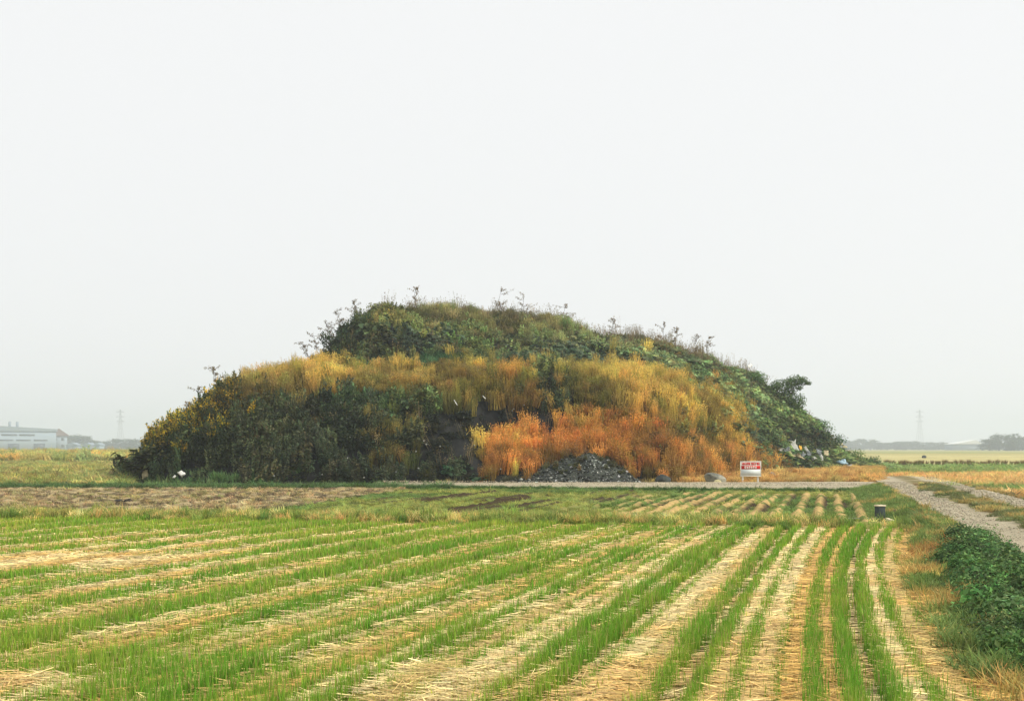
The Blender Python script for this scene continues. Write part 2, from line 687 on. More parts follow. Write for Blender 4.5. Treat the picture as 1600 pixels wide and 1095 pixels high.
sv = np.linspace(0, 1, 260)
S, TT = np.meshgrid(sv, Dv, indexing='ij')
D2 = None
XA, XB = -11.0, 16.0
Dst = 26.0 - .148 * np.interp(sv, [0, 1], [-8.5, 9.6])
D2 = Dst[:, None] + TT * (46.3 - Dst[:, None])
X2 = left_edge2(D2) + S * (np.minimum(road_left(D2) - 1.75, 99) - left_edge2(D2))
U2 = X2 - .32 * (D2 - 36)
ridge = .5 + .5 * np.cos(2 * np.pi * U2 / .62)
FJ = np.random.default_rng(66)
fur = {}
for j in range(-40, 40):
    st_ = FJ.uniform(27, 36)
    fur[j] = [(st_, st_ + FJ.uniform(4, 10), FJ.uniform(.5, 1)), (st_ + 10, st_ + 10 + FJ.uniform(1, 4), FJ.uniform(.2, .8))] if FJ.random() < .88 else []


def furrow(U, D):
    j = np.round(U / .62 - .38).astype(int)
    fr = 1 - np.clip(np.abs(U / .62 - .38 - j) / .34, 0, 1)
    m = np.zeros(np.shape(U))
    for jj, L_ in fur.items():
        for a, b, w in L_:
            m = np.maximum(m, (j == jj) * w * sstep(D, a, a + .6) * (1 - sstep(D, b - 1, b)))
    return m * fr


FU2 = furrow(U2, D2)
amp = .02 + .12 * sstep(U2, 2, 7) * sstep(45 - D2, 0, 6) + .07 * sstep(fbm(U2 * 2, D2 * .25, 1.5, 8), .52, .62)
Z2 = amp * ridge + (.04 + .6 * amp) * (fbm(X2, D2, .3, 3) - .5) + .01
gr2 = C(104, 118, 56)
tan2 = C(182, 154, 100)
c2 = gr2 * np.ones(X2.shape + (1,))
wt = (sstep(U2, 1.5, 6) * sstep(fbm(X2, D2, .7, 5), .3, .5) * sstep(ridge, .35, .6) * sstep(45 - D2, 0, 5))[..., None]
c2 = c2 * (1 - wt) + tan2 * wt
ws = (sstep(.35 - ridge, 0, .3) * sstep(fbm(U2 * 2, D2 * .25, 1.5, 8), .48, .6))[..., None]
c2 = c2 * (1 - ws) + C(70, 60, 38) * ws
c2 = c2 * (1 - np.clip(FU2 * 1.6, 0, 1)[..., None]) + C(58, 46, 30) * np.clip(FU2 * 1.6, 0, 1)[..., None]  # dark soil, with the shadowed sides of the ridges painted in
Z2 = Z2 + .24 * FU2 * (1 - .9 * sstep(U2, 1, 5))
f2 = obj('grassy_field', grid_mesh('grassy_field', X2, D2, Z2, c2, M_SOIL))
tag(f2, kind='structure')

sv3 = np.linspace(0, 1, 260)
S3, T3 = np.meshgrid(sv3, Dv, indexing='ij')
Xr = np.interp(S3, [0, 1], [0, 1])
Dst3 = np.interp(sv3, [0, 1], [30.2, 27.4])[:, None]
D3 = Dst3 + T3 * (47.0 - Dst3)
X3 = -40 + S3 * (left_edge2(D3) - .01 + 40)
Z3 = .36 * (fbm(X3, D3, .55, 12) - .45) + .06
c3 = C(160, 144, 108) * (1 + (fbm(X3, D3, .4, 14) - .5)[..., None] * .9)
wd = sstep(fbm(X3, D3, .6, 21), .5, .68)[..., None]
c3 = c3 * (1 - wd) + C(74, 64, 46) * wd
f3 = obj('ploughed_field', grid_mesh('ploughed_field', X3, D3, Z3, c3, M_SOIL))
tag(f3, kind='structure')

# low bund between the near field and the two behind
bs = np.linspace(-30, 10.2, 240)
prof = np.array([(-.55, -.04), (-.38, .10), (-.15, .17), (.15, .18), (.4, .1), (.6, -.04)])
BD = (25.95 - .148 * bs)[:, None] + prof[None, :, 0]
BX = np.repeat(bs[:, None], len(prof), 1)
BZ = prof[None, :, 1] * (.8 + .5 * fbm(BX, BD, .8, 3)) + .0
cb = C(122, 124, 62) * (1 + (fbm(BX, BD, .5, 7) - .5)[..., None] * .8)
tag(obj('field_bund', grid_mesh('field_bund', BX, BD, BZ, cb, M_SOIL)), kind='structure')

# grassy bank up to the farm road, the road with its two wheel tracks, and the far shoulder
RZ = .25
Dr = np.concatenate([np.linspace(5.5, 30, 220), np.linspace(30.2, 62, 130)])
sb = np.linspace(0, 1, 26)
DB_, SB_ = np.meshgrid(Dr[Dr < 47], sb, indexing='ij')
BXk = bank_foot(DB_) + SB_ * (road_left(DB_) - bank_foot(DB_))
BZk = RZ * sstep(SB_, -.05, 1.0) + .10 * (fbm(BXk, DB_, .5, 5) - .45) * np.sin(np.pi * SB_)
ck = C(116, 112, 66) * (1 + (fbm(BXk, DB_, .6, 6) - .5)[..., None] * .8)
tag(obj('road_bank', grid_mesh('road_bank', BXk, DB_, BZk, ck, M_SOIL)), kind='structure')

so = np.array([0, .15, .4, .7, 1.0, 1.3, 1.5, 1.8, 2.1, 2.4, 2.6, 2.8, 3.1, 3.4, 3.7, 3.9, 4.15, 4.5, 5.0])
DR, SO = np.meshgrid(Dr, so, indexing='ij')
wob = .12 * (fbm(DR, SO * 0, 3.0, 31) - .5)
RX = road_left(DR) + SO + wob
RZz = np.interp(so, [0, .7, 1.4, 2.0, 2.7, 3.3, 3.9, 5.0], [RZ, RZ - .03, RZ, RZ + .04, RZ, RZ - .03, RZ, -.05])[None, :] + .03 * (fbm(RX, DR, .7, 4) - .5)
gv = C(172, 162, 138)
n5 = fbm(RX, DR, .8, 8)[..., None]
cr = gv * (1 + (n5 - .5) * .5)
med = (np.interp(SO, [1.25, 1.6, 2.4, 2.75], [0, 1, 1, 0]) * sstep(fbm(RX, DR, .9, 15), .25, .5) + np.interp(SO, [3.8, 4.2], [0, 1]))[..., None]
cr = cr * (1 - np.clip(med, 0, 1)) + C(122, 112, 72) * np.clip(med, 0, 1)
tag(obj('gravel_road', grid_mesh('gravel_road', RX, DR, RZz, cr, M_GRAVEL)), kind='structure')

# branch of the road along the foot of the mound
bx = np.linspace(-9, 19.0, 200)
tv = np.linspace(0, 1, 14)
BX2, TV = np.meshgrid(bx, tv, indexing='ij')
fD = np.interp(bx, [-9, -4, 3, 12, 17], [50.4, 49.0, 46.9, 45.5, 44.9])[:, None]
bD = np.interp(bx, [-9, -4, 3, 12, 17], [50.8, 51.6, 52.5, 53.3, 54.2])[:, None]
BD2 = fD + TV * (bD - fD)
BZ2 = np.interp(tv, [0, .12, .85, 1], [-.02, .24, .24, -.02])[None, :] * np.interp(bx, [-9, -6], [.1, 1])[:, None] + .03 * (fbm(BX2, BD2, .7, 4) - .5)
cbr = gv * (1 + (fbm(BX2, BD2, .9, 8) - .5)[..., None] * .45)
tag(obj('gravel_track', grid_mesh('gravel_track', BX2, BD2, BZ2 - .012, cbr, M_GRAVEL)), kind='structure')


def sheet(name, poly, z, col, var=.5, s=3.0):
    """field sheet as a fine strip mesh clipped to a convex quad polygon given near-left, near-right, far-right, far-left"""
    a, b, c, d = [np.array(p) for p in poly]
    S, T = np.meshgrid(np.linspace(0, 1, 60), np.linspace(0, 1, 24), indexing='ij')
    P = (a * (1 - S[..., None]) + b * S[..., None]) * (1 - T[..., None]) + (d * (1 - S[..., None]) + c * S[..., None]) * T[..., None]
    cc = col * (1 + (fbm(P[..., 0], P[..., 1], s, 3) - .5)[..., None] * var)
    o = obj(name, grid_mesh(name, P[..., 0], P[..., 1], np.full(P.shape[:2], z), cc, M_SOIL))
    return tag(o, kind='structure')


sheet('dry_grass_ground', [(14.5, 40), (75, 40), (75, 78), (27.5, 78)], -.030, C(196, 168, 106))
sheet('green_paddy', [(26, 78.2), (95, 78.2), (110, 110), (38, 110)], -.034, C(128, 146, 84))
sheet('stubble_paddy', [(36, 110.4), (110, 110.4), (190, 300), (70, 300)], -.038, C(178, 168, 112))
sheet('mound_apron', [(-30, 47.2), (22, 47.2), (45, 100), (-30, 66)], -.034, C(150, 128, 80))
sheet('weedy_paddy', [(-60, 56), (-22, 56), (-45, 132), (-140, 132)], -.030, C(168, 160, 86))
sheet('fallow_paddy', [(-140, 132.4), (-40, 132.4), (-60, 330), (-300, 330)], -.034, C(178, 166, 100))

# ------------------------------------------------------------------ the mound
PXN, PVN = 420, 150
mpx = np.linspace(183, 1400, PXN)
foot_y = tab(mpx, [(183, 749), (240, 755), (320, 757), (1050, 757), (1100, 752), (1150, 746), (1190, 741), (1230, 736.5), (1300, 734.5), (1400, 734)])
Df = Dg(foot_y)
topA = tab(mpx, [(183, 752), (205, 735), (225, 705), (245, 668), (300, 645), (340, 612), (365, 588), (400, 577), (480, 573), (520, 576), (600, 580), (680, 569),
                 (850, 566), (900, 575), (1000, 581), (1050, 590), (1100, 612), (1140, 645), (1160, 695), (1185, 740), (1400, 760)])
vegA = tab(mpx, [(183, .6), (230, 1.5), (300, 1.5), (400, 1.2), (700, 1.1), (1150, 1.2), (1200, .5)])
runA = tab(mpx, [(183, 2), (300, 6), (450, 8), (1100, 8), (1150, 6), (1400, 4)])
DA = Df + runA
zA = EYE - (topA - HZ) / F * DA - vegA
topB = tab(mpx, [(183, 752), (210, 735), (245, 690), (300, 655), (340, 622), (365, 600), (400, 588), (470, 578), (490, 568), (515, 550), (540, 515), (560, 490), (600, 478),
                 (650, 472), (740, 474), (762, 484), (800, 488), (850, 494), (900, 501), (950, 510), (1000, 519), (1050, 525), (1100, 541), (1150, 568), (1195, 592),
                 (1225, 612), (1262, 640), (1285, 665), (1305, 690), (1330, 708), (1360, 722), (1385, 734), (1400, 742)])
vegB = tab(mpx, [(183, .6), (230, 1.4), (480, 1.0), (560, 1.0), (1100, .9), (1250, .7), (1340, .6), (1400, .3)])
DBc = tab(mpx, [(183, 64), (300, 66), (480, 71), (650, 77), (900, 83), (1100, 91), (1200, 97), (1400, 100)])
zB = EYE - (topB - HZ) / F * DBc - vegB
zA, zB = np.maximum(zA, -.2), np.maximum(zB, -.2)
wr = sstep(mpx, 1110, 1185)
DAr, zAr = Df + .4 * (DBc - Df), .42 * zB
DA, zA2 = DA * (1 - wr) + DAr * wr, zA * (1 - wr) + zAr * wr
bench = sstep(mpx, 715, 760) * (1 - sstep(mpx, 1120, 1180))
PM = np.zeros((PXN, PVN, 3))
for i in range(PXN):
    b, w = bench[i], wr[i]
    r = DA[i] - Df[i]
    pts = [(Df[i] - 1.2, -.35), (Df[i], 0),
           (Df[i] + r * .22, zA2[i] * .30 * (1 - b) + 1.0 * b),
           (Df[i] + r * .48, zA2[i] * .62 * (1 - b) + 1.45 * b),
           (Df[i] + r * .66, zA2[i] * .82 * (1 - b) + (zA2[i] * .5) * b),
           (Df[i] + r * .82, zA2[i] * .93 * (1 - b) + (zA2[i] * .85) * b),
           (DA[i], zA2[i]),
           (DA[i] + 3.2 * (1 - w) + .5 * (DBc[i] - DA[i]) * w, (zA2[i] + .15) * (1 - w) + (zA2[i] * .35 + zB[i] * .65) * w),
           (DBc[i] - 2.0, zB[i] * .9 + .1 * zA2[i]), (DBc[i], zB[i]), (DBc[i] + 6, zB[i] * .94), (DBc[i] + 20, zB[i] * .45), (DBc[i] + 30, -.35)]
    pts = np.array(pts)
    d = np.concatenate([[0], np.cumsum(np.hypot(np.diff(pts[:, 0]), np.diff(pts[:, 1])))])
    q = np.linspace(0, d[-1], PVN)
    D = np.interp(q, d, pts[:, 0])
    z = np.interp(q, d, pts[:, 1])
    PM[i, :, 0], PM[i, :, 1], PM[i, :, 2] = (mpx[i] - CX) / F * D, D, z
for _ in range(2):                                           # soften the profile corners
    PM[:, 1:-1, 2] = (PM[:, :-2, 2] + 2 * PM[:, 1:-1, 2] + PM[:, 2:, 2]) / 4
    PM[1:-1, :, 2] = (PM[:-2, :, 2] + 2 * PM[1:-1, :, 2] + PM[2:, :, 2]) / 4
fade = np.clip(PM[..., 2] / 1.0, 0, 1)
PM[..., 2] += fade * (1.7 * (fbm(PM[..., 0] + PM[..., 2], PM[..., 1], 3.2, 41) - .5) + .35 * (fbm(PM[..., 0], PM[..., 1] + PM[..., 2], .9, 44) - .5))
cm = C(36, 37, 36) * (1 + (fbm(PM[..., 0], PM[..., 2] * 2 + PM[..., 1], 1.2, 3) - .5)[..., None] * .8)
mound = obj('earth_mound', grid_mesh('earth_mound', PM[..., 0], PM[..., 1], PM[..., 2], cm, M_MOUND))
tag(mound, kind='structure')

mi = np.arange(PXN * PVN).reshape(PXN, PVN)
mq = np.stack([mi[:-1, :-1], mi[1:, :-1], mi[1:, 1:], mi[:-1, 1:]], -1).reshape(-1, 4)
BVH = BVHTree.FromPolygons([tuple(v) for v in PM.reshape(-1, 3)], [tuple(q) for q in mq.tolist()])


def on_mound(px, py):
    d = Vector(((px - CX) / F, 1, -(py - HZ) / F)).normalized()
    hit, nrm, _, _ = BVH.ray_cast(Vector((0, 0, EYE)), d)
    for _ in range(40):                                      # just above the crest: come down to the crest itself
        if hit is not None:
            break
        py += 2
        d = Vector(((px - CX) / F, 1, -(py - HZ) / F)).normalized()
        hit, nrm, _, _ = BVH.ray_cast(Vector((0, 0, EYE)), d)
    if hit is None:
        D = Dg(max(py, 715))
        return Vector(W(px, py, D)), Vector((0, 0, 1))
    if nrm.z < 0:
        nrm = -nrm
    return hit, nrm


def drop_mound(x, y):
    hit, nrm, _, _ = BVH.ray_cast(Vector((x, y, 40)), Vector((0, 0, -1)))
    return hit.z if hit else 0.0


# plant zones on the mound: (kind, px, py, rx, ry, weight, colour, height in metres)
ZONES = [
    ('weed', 285, 680, 50, 40, 1, C(52, 66, 38), 1.7), ('golden', 258, 692, 24, 16, 2.2, C(46, 58, 30), 1.7), ('golden', 305, 668, 30, 14, 2.0, C(46, 58, 30), 1.6),
    ('golden', 350, 640, 24, 14, .9, C(50, 58, 30), 1.4), ('weed', 215, 715, 18, 22, 1, C(70, 72, 45), 1.2),
    ('weed', 300, 715, 70, 20, 1, C(46, 60, 38), 1.3), ('short', 330, 740, 90, 11, 1.3, C(66, 98, 52), .45), ('short', 250, 748, 50, 8, 1.2, C(72, 94, 50), .45),
    ('grass', 400, 585, 45, 24, 1.2, C(158, 124, 62), 1.25), ('grass', 450, 590, 40, 28, 1, C(150, 112, 56), 1.25), ('grass', 510, 590, 46, 9, 4, C(168, 128, 62), 1.1), ('grass', 590, 593, 50, 8, 4, C(156, 122, 62), 1.1), ('grass', 660, 588, 40, 9, 3, C(168, 128, 62), 1.15), ('grass', 440, 594, 40, 14, 2.5, C(160, 120, 58), 1.2),
    ('grass', 430, 620, 40, 18, .7, C(128, 100, 52), 1.2), ('weed', 380, 650, 50, 30, 1, C(52, 62, 36), 1.4),
    ('weed', 430, 690, 80, 45, 1, C(50, 60, 38), 1.4), ('weed', 560, 640, 75, 24, 1.2, C(50, 70, 42), .9), ('weed', 520, 690, 80, 45, 1, C(46, 58, 40), 1.4),
    ('grass', 600, 690, 18, 40, .7, C(120, 100, 52), 1.3), ('weed', 560, 740, 90, 14, 1, C(50, 58, 42), .9), ('vine', 600, 650, 40, 25, .6, C(66, 84, 52), .9),
    ('grass', 640, 585, 40, 12, .8, C(140, 116, 60), 1.1), ('grass', 700, 586, 44, 12, 3, C(172, 128, 60), 1.1), ('weed', 660, 622, 45, 18, 1.1, C(62, 76, 40), 1.0),
    ('grass', 740, 598, 35, 24, 1.8, C(158, 128, 60), 1.2), ('grass', 720, 635, 30, 14, .8, C(120, 102, 52), 1.1), ('weed', 770, 575, 22, 14, .8, C(84, 90, 48), 1.1),
    ('grass', 790, 605, 30, 26, 1.2, C(164, 120, 54), 1.2), ('weed', 830, 580, 26, 14, 1, C(76, 86, 46), 1.1), ('grass', 830, 610, 14, 25, .8, C(150, 116, 54), 1.1),
    ('weed', 865, 620, 20, 30, 1.2, C(52, 64, 42), 1.2), ('grass', 905, 605, 35, 22, 1.2, C(158, 126, 60), 1.2), ('grass', 960, 620, 45, 28, 1.3, C(172, 134, 64), 1.3),
    ('grass', 1040, 625, 50, 28, 1.3, C(182, 138, 66), 1.3), ('grass', 1105, 648, 36, 24, 1.2, C(178, 136, 62), 1.3), ('weed', 1075, 655, 26, 16, 1.0, C(96, 98, 48), 1.1),
    ('weed', 1112, 665, 20, 12, .9, C(70, 84, 44), 1.1), ('grass', 1145, 675, 20, 30, 1.2, C(182, 134, 58), 1.2), ('grass', 1010, 660, 50, 18, 1.0, C(168, 122, 56), 1.2),
    ('grass', 645, 700, 26, 40, .8, C(100, 90, 50), 1.1), ('weed', 630, 730, 40, 22, .8, C(50, 62, 42), 1.0),
    ('bare', 712, 672, 46, 20, 6, C(0, 0, 0), 0), ('bare', 690, 700, 32, 20, 3.5, C(0, 0, 0), 0), ('bare', 820, 656, 52, 13, 5, C(0, 0, 0), 0), ('bare', 738, 705, 12, 26, 3, C(0, 0, 0), 0),
    ('vine', 705, 722, 32, 20, 1.2, C(52, 84, 58), .7), ('short', 690, 751, 70, 5, 1.6, C(160, 134, 76), .4), ('short', 1090, 748, 60, 6, 1, C(176, 148, 92), .5),
    ('grass', 770, 705, 24, 24, 1.6, C(176, 124, 62), 1.5), ('grass', 820, 700, 36, 24, 1.7, C(192, 128, 62), 1.5), ('grass', 880, 692, 40, 22, 1.7, C(196, 132, 62), 1.5),
    ('grass', 940, 690, 40, 24, 1.7, C(198, 134, 62), 1.5), ('grass', 1000, 700, 40, 22, 1.5, C(188, 128, 60), 1.4), ('grass', 1060, 715, 46, 22, 1.3, C(166, 118, 60), 1.2),
    ('grass', 1130, 722, 44, 22, 1.3, C(172, 122, 62), 1.2), ('weed', 1045, 690, 30, 12, .6, C(90, 88, 44), 1.1), ('grass', 1175, 725, 24, 20, 1.2, C(180, 134, 74), .9),
    ('short', 770, 742, 60, 10, .8, C(70, 72, 46), .4), ('bare', 890, 728, 38, 10, 4, C(0, 0, 0), 0), ('bare', 930, 738, 36, 8, 4, C(0, 0, 0), 0), ('short', 1000, 748, 40, 6, 3, C(150, 124, 70), .6), ('short', 800, 748, 40, 6, 2, C(60, 64, 44), .5),
    ('weed', 525, 545, 24, 26, 1.3, C(46, 60, 34), 1.1), ('vine', 560, 520, 30, 26, 1.3, C(50, 64, 38), 1.0), ('golden', 590, 484, 24, 8, .25, C(84, 84, 44), .9),
    ('weed', 590, 492, 34, 14, 1.2, C(86, 92, 48), .9), ('weed', 585, 545, 40, 16, 1, C(70, 78, 42), .9), ('vine', 640, 530, 26, 18, 1.3, C(44, 58, 42), .8), ('vine', 690, 530, 24, 16, 1, C(48, 64, 46), .8),
    ('grass', 640, 488, 30, 9, .8, C(120, 108, 66), .95), ('grass', 720, 488, 46, 12, 1.2, C(138, 118, 78), 1.0), ('weed', 690, 505, 60, 14, 1, C(92, 102, 58), .8),
    ('weed', 740, 530, 40, 24, 1, C(76, 94, 54), .8), ('short', 650, 556, 60, 9, 1.4, C(52, 88, 54), .5), ('vine', 1005, 574, 50, 7, 2.5, C(72, 92, 56), .6), ('short', 800, 558, 50, 7, 2, C(60, 82, 52), .5), ('short', 740, 556, 50, 8, 1.6, C(58, 86, 52), .5),
    ('grass', 800, 505, 44, 14, 1.1, C(132, 112, 72), 1.0), ('vine', 790, 520, 24, 14, .8, C(60, 72, 50), .7), ('weed', 840, 525, 60, 22, 1, C(88, 98, 60), .8),
    ('grass', 900, 512, 46, 9, .9, C(126, 118, 76), 1.0), ('vine', 880, 552, 56, 12, 2.5, C(54, 72, 54), .7), ('vine', 950, 535, 50, 18, 1, C(80, 98, 64), .7), ('vine', 960, 566, 50, 9, 2.5, C(58, 74, 52), .7),
    ('weed', 1000, 535, 50, 16, 1, C(92, 104, 64), .7), ('vine', 1040, 562, 50, 18, 2.2, C(86, 104, 64), .7), ('vine', 1100, 580, 40, 20, 2.2, C(78, 102, 60), .7), ('weed', 1070, 545, 40, 12, .6, C(112, 108, 58), .7),
    ('vine', 1100, 605, 20, 14, .5, C(104, 110, 58), .6), ('vine', 1150, 612, 36, 26, 2, C(82, 106, 62), .7), ('vine', 1190, 635, 40, 26, 1, C(86, 106, 58), .7), ('vine', 1170, 668, 26, 26, 1.3, C(50, 70, 46), .7),
    ('vine', 1225, 660, 36, 30, 1.1, C(74, 98, 50), .7), ('vine', 1200, 692, 34, 14, 1, C(64, 86, 46), .6), ('vine', 1260, 685, 26, 22, 1.2, C(52, 74, 44), .6), ('vine', 1240, 706, 50, 8, .8, C(96, 116, 58), .45),
    ('vine', 1300, 705, 30, 14, 1, C(76, 96, 48), .55), ('vine', 1345, 722, 30, 9, 1, C(84, 102, 54), .5),
]
zk = np.array([z[0] for z in ZONES])
zp = np.array([z[1:6] for z in ZONES], float)
zc = np.array([z[6] for z in ZONES])
zh = np.array([z[7] for z in ZONES])

R = np.random.default_rng(77)
A3, B3, C3, D3_ = PM[:-1, :-1], PM[1:, :-1], PM[1:, 1:], PM[:-1, 1:]
area = (np.linalg.norm(np.cross(B3 - A3, D3_ - A3), axis=-1) + np.linalg.norm(np.cross(C3 - B3, C3 - D3_), axis=-1)) / 2
nrm = np.cross(B3 - A3, D3_ - A3)
nrm /= np.linalg.norm(nrm, axis=-1, keepdims=True) + 1e-9
back = np.repeat((np.arange(PVN - 1) > PVN * .80)[None, :], PXN - 1, 0)
prob = area * np.where(back, .25, 1.0) * (PM[:-1, :-1, 2] > -.12)
prob = (prob / prob.sum()).ravel()
NM = 21000
cell = R.choice(len(prob), NM, p=prob)
ci, cj = np.unravel_index(cell, area.shape)
fu, fv = R.random((NM, 1)), R.random((NM, 1))
MP = (A3[ci, cj] * (1 - fu) + B3[ci, cj] * fu) * (1 - fv) + (D3_[ci, cj] * (1 - fu) + C3[ci, cj] * fu) * fv
ppx = CX + F * MP[:, 0] / MP[:, 1]
ppy = HZ - F * (MP[:, 2] + .45 - EYE) / MP[:, 1]
wz = zp[None, :, 4] * np.exp(-((ppx[:, None] - zp[None, :, 0]) / zp[None, :, 2]) ** 2 * .5 - ((ppy[:, None] - zp[None, :, 1]) / zp[None, :, 3]) ** 2 * .5)
wz = (wz + 1e-12) ** 1.9
wz /= wz.sum(1, keepdims=True)
pick = (np.cumsum(wz, 1) > R.random((NM, 1))).argmax(1)
names = {'grass': ('dry_mound_grass', 'tall golden and rust dry grass covering the front of the mound', 'grass'),
         'weed': ('mound_weeds', 'dark green leafy weeds growing thick over the mound', 'weeds'),
         'golden': ('goldenrod', 'goldenrod with yellow flower heads along the left shoulder of the mound', 'goldenrod'),
         'vine': ('mound_vines', 'tangled green vines draped over the back slope of the mound', 'vines'),
         'short': ('mound_foot_grass', 'short green and tan grass at the foot of the mound', 'grass')}
for typ, (nm, lb, ct) in names.items():
    m = zk[pick] == typ
    if typ in ('weed', 'vine'):
        m &= (fbm(MP[:, 0] + MP[:, 1] * .6, MP[:, 2] * 1.3 + MP[:, 1], 1.5, 83) > .36) | (R.random(NM) < .25)
    if typ == 'weed':                                        # sparse dark brush in the hollow of bare soil
        m |= (zk[pick] == 'bare') & (R.random(NM) < .45) & (ppx < 860)
    n = int(m.sum())
    P = MP[m].copy()
    h = zh[pick[m]] * np.exp(R.normal(0, .18, n)) * (.75 + .5 * fbm(P[:, 0], P[:, 1] + P[:, 2], 2.2, 19))
    col = jitter(R, zc[pick[m]], n, .2, .06) * (.75 + .5 * fbm(P[:, 0], P[:, 2] + P[:, 1], 1.6, 23))[:, None]
    lump = sstep(fbm(P[:, 0] * .9, P[:, 2] * 1.2 + P[:, 1], 2.4, 87), .3, .7)[:, None]
    col = col * (.62 + .8 * lump)
    h = np.clip(h * (.8 + .4 * lump[:, 0]), .1, 1.9)
    isb = zk[pick[m]] == 'bare'
    col[isb] = C(38, 46, 38) * R.uniform(.6, 1.3, (isb.sum(), 1))
    h[isb] = R.uniform(.25, .6, isb.sum())
    if typ == 'grass':
        rust = (zp[pick[m], 1] > 680)[:, None]
        col = col * np.where(rust, [.84, .91, .66], [.72, .91, .76])
        ol = (R.random((n, 1)) < .26) & ~rust
        col = np.where(ol, col * [.6, .76, .65], col)
        col = np.where(rust & (R.random((n, 1)) < .3), col * [.72, .95, .9], col)
    if typ in ('weed', 'vine'):
        ol = R.random((n, 1)) < .22
        col = np.where(ol, col * [1.45, 1.12, .85], col * [1.08, 1.04, .9])
    ws = {'grass': 1.0, 'weed': 1.1, 'golden': 1.1, 'vine': 1.25, 'short': 1.0}[typ]
    sx = ws * np.exp(R.normal(0, .25, n))
    if typ == 'vine':
        sc = np.stack([sx, sx, np.clip(h, .3, 2) * 1.3], 1)
    else:
        sc = np.stack([sx, sx, h], 1)
    P[:, 2] -= .08
    scatter(nm, typ, P, sc, col, lb, ct, tilt=.16, seed=len(nm), sat={'grass': .92, 'golden': .95}.get(typ, .85), gain={'grass': 1.75, 'vine': 1.9, 'short': 2.0}.get(typ, 2.35))

m = (np.abs(cj / PVN - .62) < .2) & (MP[:, 2] > 1.5) & (R.random(NM) < .28)
crest = np.argmax(PM[..., 2] / PM[..., 1], axis=1)[ci]
m &= np.abs(cj - crest) < 9
P = MP[m].copy()
n = len(P)
h = R.uniform(1.2, 2.1, n)
scatter('skyline_stalks', 'wisp', P - [0, 0, .1], np.stack([np.full(n, 1.1), np.full(n, 1.1), h], 1), jitter(R, C(128, 112, 80), n, .2, .06),
        'thin dry stalks standing along the skyline of the mound', 'stalks', tilt=.2, seed=71, gain=1.2)

m = (MP[:, 2] > .8) & (cj < PVN * .62) & (R.random(NM) < .09)
P = MP[m] - [0, 0, .1]
n = len(P)
scatter('dead_stems', 'wisp', P, np.stack([np.full(n, .9), np.full(n, .9), R.uniform(.9, 1.6, n)], 1), jitter(R, C(134, 116, 78), n, .3, .06),
        'dead tan stems standing up through the weeds on the mound', 'stems', tilt=.3, seed=72, gain=1.2)

